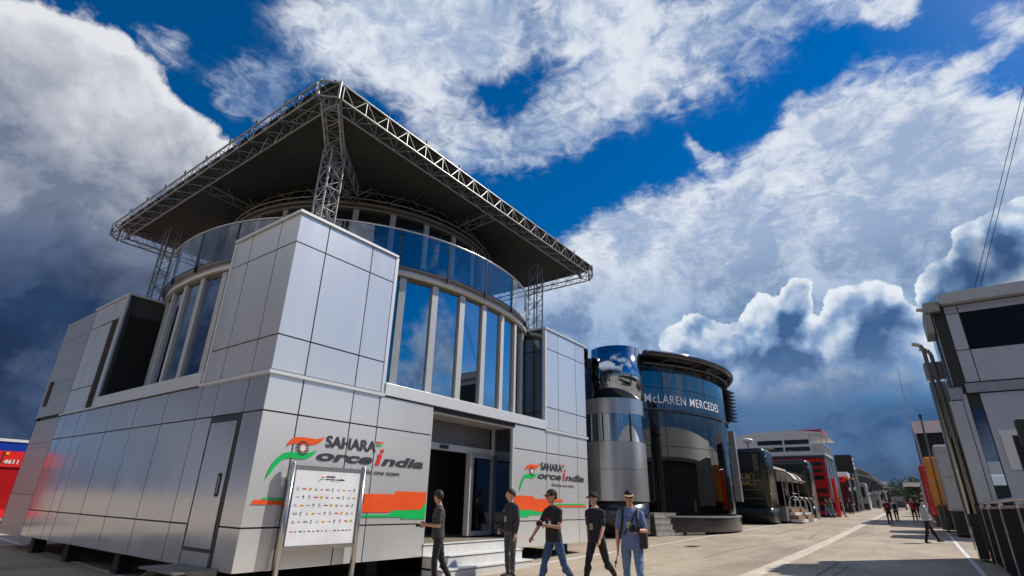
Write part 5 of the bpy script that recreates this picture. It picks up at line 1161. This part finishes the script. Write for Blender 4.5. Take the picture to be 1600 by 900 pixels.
    if glasses:
        m_ = MB()
        for s in (-1, 1): m_.obox(hp_(s*.036, .102, .010), hr@V((.030, -.004*s, 0)), hr@V((0, .004, 0)), hr@V((0, 0, .017))); m_.tube(hp_(s*.066, .098, .014), hp_(s*.08, .0, .012), .004, 5)
        m_.tube(hp_(-.01, .104, .014), hp_(.01, .104, .014), .004, 5); kid(m_, 'sunglasses', PM['black'])
    def dome(scale, zcut, ycut, mat, nm, rough_=.004):
        m_ = MB(); rings = []
        for kz in range(9):
            ph = math.pi/2*(1-kz/8)*.98-0; rr = []
            for i in range(20):
                a = 2*math.pi*i/20; fr = max(0, math.sin(a)); low = (zcut if nm == 'cap' else (-.05 if math.sin(a) < -.2 else .035) if cap else (.066 if fr > .45 else (.02 if fr > .1 else (-.045 if math.sin(a) < -.35 else .0))))
                zt_ = math.sin(ph); z = low+(.122*scale-low)*zt_; cr = math.sqrt(max(0, 1-max(0, (z-.015)/(.112*scale))**2)) if z > .015 else 1-.10*abs(z-.015)/.08
                q = V((math.cos(a)*.084*scale*cr, -.010+math.sin(a)*.106*scale*cr, z)); q += q.normalized()*mnoise.noise(q*40)*rough_; rr.append(hp_(*q))
            rings.append(rr)
        m_.loft(rings, 0, True); return kid(m_, nm, mat)
    if hair: dome(1.03, -.055, 0, hair, 'hair')
    if cap:
        cp_ = dome(1.06, .03, 0, cap, 'cap', 0); m_ = MB(); P1 = [(.082*math.cos(R(a)), .075+.092*math.sin(R(a)) if 0 < a < 180 else .05) for a in range(0, 181, 15)]
        top = [hp_(x, y, .052-.35*(y-.07)) for x, y in P1]; bot = [hp_(x, y, .044-.35*(y-.07)) for x, y in P1]; m_.loft([top, bot], 0, False); b_ = m_.build('brim', brim or cap, cp_); b_.data.transform(S_)
        if hair is None: pass
    if extras: extras(t, tor, hp_, J, kid, k)
    return t, tor, hp_, J, k, yaw
FM = dict(charcoal=MAT('charcoal_cotton', (.045, .045, .047), .85, 0, .2, 12), blackc=MAT('black_cotton', (.016, .016, .018), .85, 0, .2, 12), navy=MAT('navy_polo', (.018, .020, .034), .85, 0, .2, 12),
 jeans=MAT('blue_denim', (.05, .10, .22), .85, 0, .3, 9), ljeans=MAT('light_denim', (.13, .22, .38), .85, 0, .25, 9), gjeans=MAT('grey_denim', (.075, .08, .088), .85, 0, .3, 9), blue=MAT('blue_shirt', (.13, .18, .34), .8, 0, .15, 12),
 hairk=MAT('dark_hair', (.018, .014, .012), .6, 0, .3, 60), hairg=MAT('grey_hair', (.35, .34, .33), .6, 0, .3, 60), wcollar=MAT('white_check_collar', (.55, .55, .56), .7, 0, .3, 60), tanb=MAT('tan_brim', (.50, .33, .14), .6), strap=MAT('black_webbing', (.02, .02, .022), .7),
 pale=MAT('pale_shirt', (.42, .45, .52), .8, 0, .1, 12), whites=MAT('white_shirt', (.65, .65, .66), .8, 0, .1, 12), teal=MAT('teal_shirt', (.04, .20, .18), .8), redc=MAT('red_shirt', (.42, .03, .03), .8), tans=MAT('tan_shorts', (.36, .28, .18), .8), pink=MAT('lilac_shirt', (.45, .38, .48), .8), skin2=MAT('tanned_skin', (.56, .29, .18), .5, 0, .08, 12))
def camera_thing(label, pos, yaw, s=1.0, lens=(0, 1)):
    c = thing('camera', label, 'camera', pos, yaw); m = MB(); m.box(-.068*s, .068*s, -.032*s, .032*s, -.045*s, .045*s); m.box(-.028*s, .028*s, -.03*s, .035*s, .045*s, .068*s); b = m.build('camera_body', PM['matt'], c, bevel=.008)
    m = MB(); m.tube((0, .03*s, 0), (0, .10*s, 0), .034*s, 14); m.tube((0, .10*s, 0), (0, .125*s, 0), .04*s, 14); m.build('lens', PM['black'], c); return c
def world(t, p, k):
    return t.matrix_world @ V(p)*1 if False else (Matrix.Translation(t.location) @ Matrix.Rotation(t.rotation_euler.z, 4, 'Z')) @ (V(p)*k)
def lanyard(t, tor, kid, zc=1.16, mat=None, y=.145):
    m_ = MB(); c = tor(.01, y, zc+.06); 
    for s in (-1, 1): m_.path([tor(s*.075, -.02, 1.50), tor(s*.07, .095, 1.42), tor(s*.035, .138, 1.30), c], .005, 5)
    ln = kid(m_, 'lanyard', FM['strap']); m_ = MB(); m_.obox(tor(.01, y+.004, zc), V((.036, 0, 0)), V((0, .003, 0)), V((0, -.0, .052))); m_.obox(tor(.01, y+.009, zc-.02), V((.03, 0, 0)), V((0, .001, 0)), V((0, 0, .018)), 1); m_.obox(tor(.01, y+.009, zc+.022), V((.03, 0, 0)), V((0, .001, 0)), V((0, 0, .016)), 2)
    pp = m_.build('pass', [PM['white'], PM['green'], PM['torange']], ln); pp.data.transform(Matrix.Scale(t['_k'], 4)); return ln
def xa(t, tor, hp_, J, kid, k): t['_k'] = k; lanyard(t, tor, kid)
# 1: dark polo, back turned, camera in both hands
def ex1(t, tor, hp_, J, kid, k):
    m_ = MB(); m_.obox(tor(.16, .0, 1.0), V((.03, 0, 0)), V((0, .05, 0)), V((0, 0, .06))); kid(m_, 'belt_pouch', PM['black'])
t, tor, hp_, J, k, yw = person('person', 'man in charcoal polo and black trousers before the open doors, looking away, holding a camera', (3.62, -1.0), (-.72, .69), 1.79, FM['charcoal'], FM['blackc'], FM['skin2'],
  pose=dict(legL=(6, 10, 2), legR=(-14, 14, 0), armL=(2, 8, 92, 14), armR=(-4, 10, 98, 28), curlL=50, curlR=50, lean=2), head=-52, sleeve=.78, hair=FM['hairk'], extras=ex1, vox=.011)
w_ = world(t, (J['L'][2]+J['R'][2])/2+V((0, .10, -.01)), k); camera_thing('black camera held by the man in the charcoal polo', w_, yw, 1.0)
# 2: black jacket, lanyard, hand in pocket
def ex2(t, tor, hp_, J, kid, k):
    t['_k'] = k; lanyard(t, tor, kid, 1.17)
    m_ = MB(); m_.obox(tor(.09, .139, 1.34), V((.035, 0, 0)), V((0, .003, 0)), V((0, 0, .008))); kid(m_, 'chest_badge', PM['lgrey'])
    m_ = MB(); m_.obox(tor(.02, .136, 1.22), V((.045, 0, 0)), V((0, .004, 0)), V((0, -.0, .20))); kid(m_, 'undershirt', FM['charcoal'])
t, tor, hp_, J, k, yw = person('person', 'man in open black jacket and grey jeans looking left beside the white steps', (5.80, -1.22), (-.94, .25), 1.85, FM['charcoal'], FM['gjeans'],
  pose=dict(legL=(5, 3, 6), legR=(-4, 3, 6), armL=(-2, 10, 16, 4), armR=(4, 16, 36, 22), curlR=60), head=-30, sleeve=1.2, hem=.90, hair=FM['hairk'], extras=ex2, vox=.011)
w_ = world(t, tor(.25, -.06, 1.0), k); bg_ = thing('camera_bag', 'small black camera bag on the hip of the man in the black jacket', 'bag', w_, yw)
m = MB(); m.box(-.06, .06, -.10, .10, -.09, .08); m.build('pouch', PM['matt'], bg_, bevel=.02); m = MB(); m.box(.061, .07, -.08, .08, -.02, .075); m.build('flap', FM['strap'], bg_, bevel=.004)
# 3: black T-shirt, jeans, cap
def ex3(t, tor, hp_, J, kid, k):
    m_ = MB(); m_.obox(tor(-.05, .139, 1.20), V((.035, 0, 0)), V((0, .002, 0)), V((0, 0, .055))); m_.obox(tor(-.02, .141, 1.29), V((.05, 0, 0)), V((0, .002, 0)), V((0, 0, .008)), 1); kid(m_, 'shirt_print', [PM['white'], PM['vred']])
    m_ = MB(); w0 = J['L'][2]-J['L'][3]*.03; m_.tube(w0-J['L'][3]*.012, w0+J['L'][3]*.012, .034, 12); kid(m_, 'wristwatch', PM['steel'])
    m_ = MB(); 
    for s in (-1, 1): m_.path([tor(s*.07, -.02, 1.51), tor(s*.06, .10, 1.42), tor(0, .14, 1.24)], .005, 5)
    kid(m_, 'neck_strap', FM['strap'])
t, tor, hp_, J, k, yw = person('person', 'man walking left in black T-shirt, blue jeans and black cap with tan brim', (4.90, -2.95), (-.93, .25), 1.88, FM['blackc'], FM['jeans'], FM['skin2'],
  pose=dict(legR=(20, 6, 1), legL=(-20, 18, 1), armR=(28, 12, 12, 2), armL=(14, 12, 84, 34), curlL=55, lean=3), head=-18, sleeve=.62, hem=.88, hair=FM['hairk'], cap=FM['blackc'], brim=FM['tanb'], glasses=True, extras=ex3, vox=.011)
w_ = world(t, J['L'][2]+J['L'][3]*.10+V((0, .045, .015)), k); camera_thing('small black camera in the hand of the man in the black T-shirt', w_, yw+R(60), .85)
# 4: navy polo with white collar
t, tor, hp_, J, k, yw = person('person', 'man in navy polo with white collar, black trousers and black cap, head turned left', (5.95, -3.35), (-.98, .12), 1.84, FM['navy'], FM['blackc'],
  pose=dict(legR=(20, 5, 1), legL=(-22, 24, 1), armR=(-14, 9, 12, 2), armL=(16, 10, 18, 2), lean=3), head=-20, sleeve=.80, hem=.86, collar=FM['wcollar'], hair=FM['hairk'], cap=FM['blackc'], extras=xa, vox=.011, build=1.04)
# 5: blue shirt with backpack and camera
def ex5(t, tor, hp_, J, kid, k):
    t['_k'] = k; lanyard(t, tor, kid, 1.24)
    m_ = MB(); m_.path([tor(-.12, .06, 1.46), tor(-.02, .142, 1.28), tor(.12, .13, 1.08)], .016, 6); kid(m_, 'camera_strap', FM['strap'])
    m_ = MB()
    for i in range(5): m_.tube(tor(0, .135+.0*i, 1.40-.07*i), tor(0, .142, 1.398-.07*i), .006, 6)
    kid(m_, 'buttons', PM['white'])
    m_ = MB(); w0 = J['L'][2]-J['L'][3]*.03; m_.tube(w0-J['L'][3]*.012, w0+J['L'][3]*.012, .034, 12); kid(m_, 'wristwatch', PM['matt'])
t, tor, hp_, J, k, yw = person('person', 'man in blue shirt, light jeans and sunglasses walking towards us with a backpack', (4.98, -4.58), (-.88, -.30), 1.88, FM['blue'], FM['ljeans'], FM['skin2'],
  pose=dict(legR=(-14, 12, 3), legL=(20, 10, 4), armR=(2, 10, 14, 4), armL=(16, 14, 78, 34), curlL=50), head=6, sleeve=.80, hem=.84, hair=FM['hairg'], cap=FM['blackc'], brim=FM['tanb'], glasses=True, extras=ex5, vox=.011, build=1.03)
w_ = world(t, J['L'][2]+J['L'][3]*.09+V((.0, .06, .02)), k); camera_thing('large black camera held at the waist of the man in the blue shirt', w_, yw+R(35), 1.15)
bp_ = thing('backpack', 'black backpack worn by the man in the blue shirt, strap end dangling', 'backpack', t.location, yw)
m = MB(); rings = [[V(tor(x*(.15-.02*abs(z-1.2)*4), -.20+y*.075, z))*k for x, y in [(math.cos(R(a)), math.sin(R(a))) for a in range(0, 360, 24)]] for z in (.93, .97, 1.1, 1.25, 1.38, 1.43)]
m.loft(rings, 0, True); m.build('pack', FM['strap'], bp_)
for s in (-1, 1):
    m = MB(); m.path([V(tor(s*.12, -.13, 1.44))*k, V(tor(s*.125, -.02, 1.505))*k, V(tor(s*.125, .08, 1.46))*k, V(tor(s*.13, .132, 1.34))*k, V(tor(s*.15, .115, 1.18))*k, V(tor(s*.175, .0, 1.05))*k, V(tor(s*.13, -.13, 1.0))*k], .022, 8); m.build('shoulder_strap', FM['strap'], bp_)
m = MB(); m.path([V(tor(.20, -.02, 1.02))*k, V(tor(.23, -.0, .85))*k, V(tor(.29, .02, .62))*k, V(tor(.30, .02, .55))*k], .009, 5); m.box(*(lambda c: (c.x-.02, c.x+.02, c.y-.01, c.y+.01, c.z-.02, c.z+.02))(V(tor(.29, .02, .63))*k)); m.build('loose_strap', FM['strap'], bp_)
sb = thing('shoulder_bag', 'black bag hanging at the right hip of the man in the blue shirt', 'bag', world(t, tor(-.21, -.02, 1.0), k), yw)
m = MB(); m.box(-.07, .07, -.14, .12, -.14, .14); m.build('bag_body', PM['matt'], sb, bevel=.03); m = MB(); m.path([V((0, .1, .13)), V((.08, .02, .45))], .012, 6); m.build('bag_strap', FM['strap'], sb)
# man on the phone by the right-hand line
person('person', 'man in pale grey shirt, hand to his ear, striding beside the right-hand line', (26.4, -9.0), (.35, -.94), 1.84, FM['pale'], FM['blackc'], pose=dict(legL=(26, 4, 2), legR=(-12, 6, 2), armL=(50, 16, 118, 20), armR=(10, 8, 30, 10), lean=0), head=30, nod=-10, sleeve=1.2, hair=FM['hairk'], vox=.014)
GP = 'people in the far street'
def far(label, loc, face, sh, lg, h=1.78, pose=None, **kw):
    return person('person', label, loc, face, h, FM[sh], FM[lg], pose=pose or dict(legL=(12, 8, 1), legR=(-10, 10, 1), armL=(-12, 8, 10, 0), armR=(14, 8, 14, 0)), vox=.022, hands=False, group=GP, **kw)
def backprint(t, tor, hp_, J, kid, k): m_ = MB(); m_.obox(tor(0, -.142, 1.28), V((.09, 0, 0)), V((0, .003, 0)), V((0, 0, .05))); kid(m_, 'back_print', PM['vred'])
def rucksack(t, tor, hp_, J, kid, k): m_ = MB(); m_.loft([[tor(x*.15, -.19+y*.08, z) for x, y in [(math.cos(R(a)), math.sin(R(a))) for a in range(0, 360, 40)]] for z in (.98, 1.1, 1.3, 1.42)], 0, True); kid(m_, 'rucksack', FM['strap'])
far('person in black walking away with a red print on the back', (45, -6.85), (.95, .05), 'blackc', 'blackc', 1.76, hair=FM['hairk'], extras=backprint)
far('person in white shirt and black trousers walking away with a black rucksack', (52, -7.05), (.97, -.1), 'whites', 'blackc', 1.76, cap=FM['whites'], extras=rucksack)
far('person with white cap and red rucksack front walking toward us', (54.5, -8.25), (-.95, -.1), 'redc', 'blackc', 1.8, cap=FM['whites'])
far('person in black close behind the one with the white cap', (60, -8.6), (-.95, 0), 'blackc', 'blackc', 1.75, hair=FM['hairk'])
far('person in grey and light jeans standing left of the group by the red building', (55, -1.72), (.6, .8), 'charcoal', 'ljeans', 1.72, hair=FM['hairk'])
far('person in teal shirt and jeans standing in the group by the red building', (55.6, -2.0), (-.3, .9), 'teal', 'ljeans', 1.72, hair=FM['hairk'])
far('person in black shirt and red shorts standing by the red building', (57.6, -2.05), (.7, .6), 'blackc', 'redc', 1.68, hair=FM['hairk'])
far('person in black striding along past the red building', (58.6, -2.5), (.3, -.9), 'charcoal', 'blackc', 1.76, hair=FM['hairk'], pose=dict(legL=(22, 6, 1), legR=(-16, 10, 1), armL=(-12, 8, 10, 0), armR=(14, 8, 14, 0)))
far('person in black standing alone before the parked black trucks', (69, -2.3), (.8, .3), 'blackc', 'blackc', 1.7, hair=FM['hairk'])
far('distant person in white top and dark trousers on the left side of the street', (105, -2.0), (-.9, 0), 'whites', 'blackc', 1.7, hair=FM['hairk'])
far('distant dark figure just right of the one in the white top', (113, -2.6), (-.9, 0), 'charcoal', 'blackc', 1.7, hair=FM['hairk'])
far('distant figure in pale shirt walking near the left kiosks', (122, -3.0), (.9, 0), 'pale', 'gjeans', 1.7, hair=FM['hairk'])
far('distant figure in lilac walking right of the dark van', (98, -7.6), (.9, 0), 'pink', 'gjeans', 1.7, hair=FM['hairk'])
far('distant figure in dark clothes at the right-hand line beyond the red trailer', (80, -8.7), (.9, .2), 'navy', 'gjeans', 1.72, hair=FM['hairk'])
pt = far('person in lilac shirt standing on the platform between the two dark green trailers', (43.4, -.55), (.3, .9), 'pink', 'blackc', 1.7, hair=FM['hairg'])[0]
pt.location.z += 1.05
for o in bpy.data.objects:
    if '_k' in o.keys(): del o['_k']
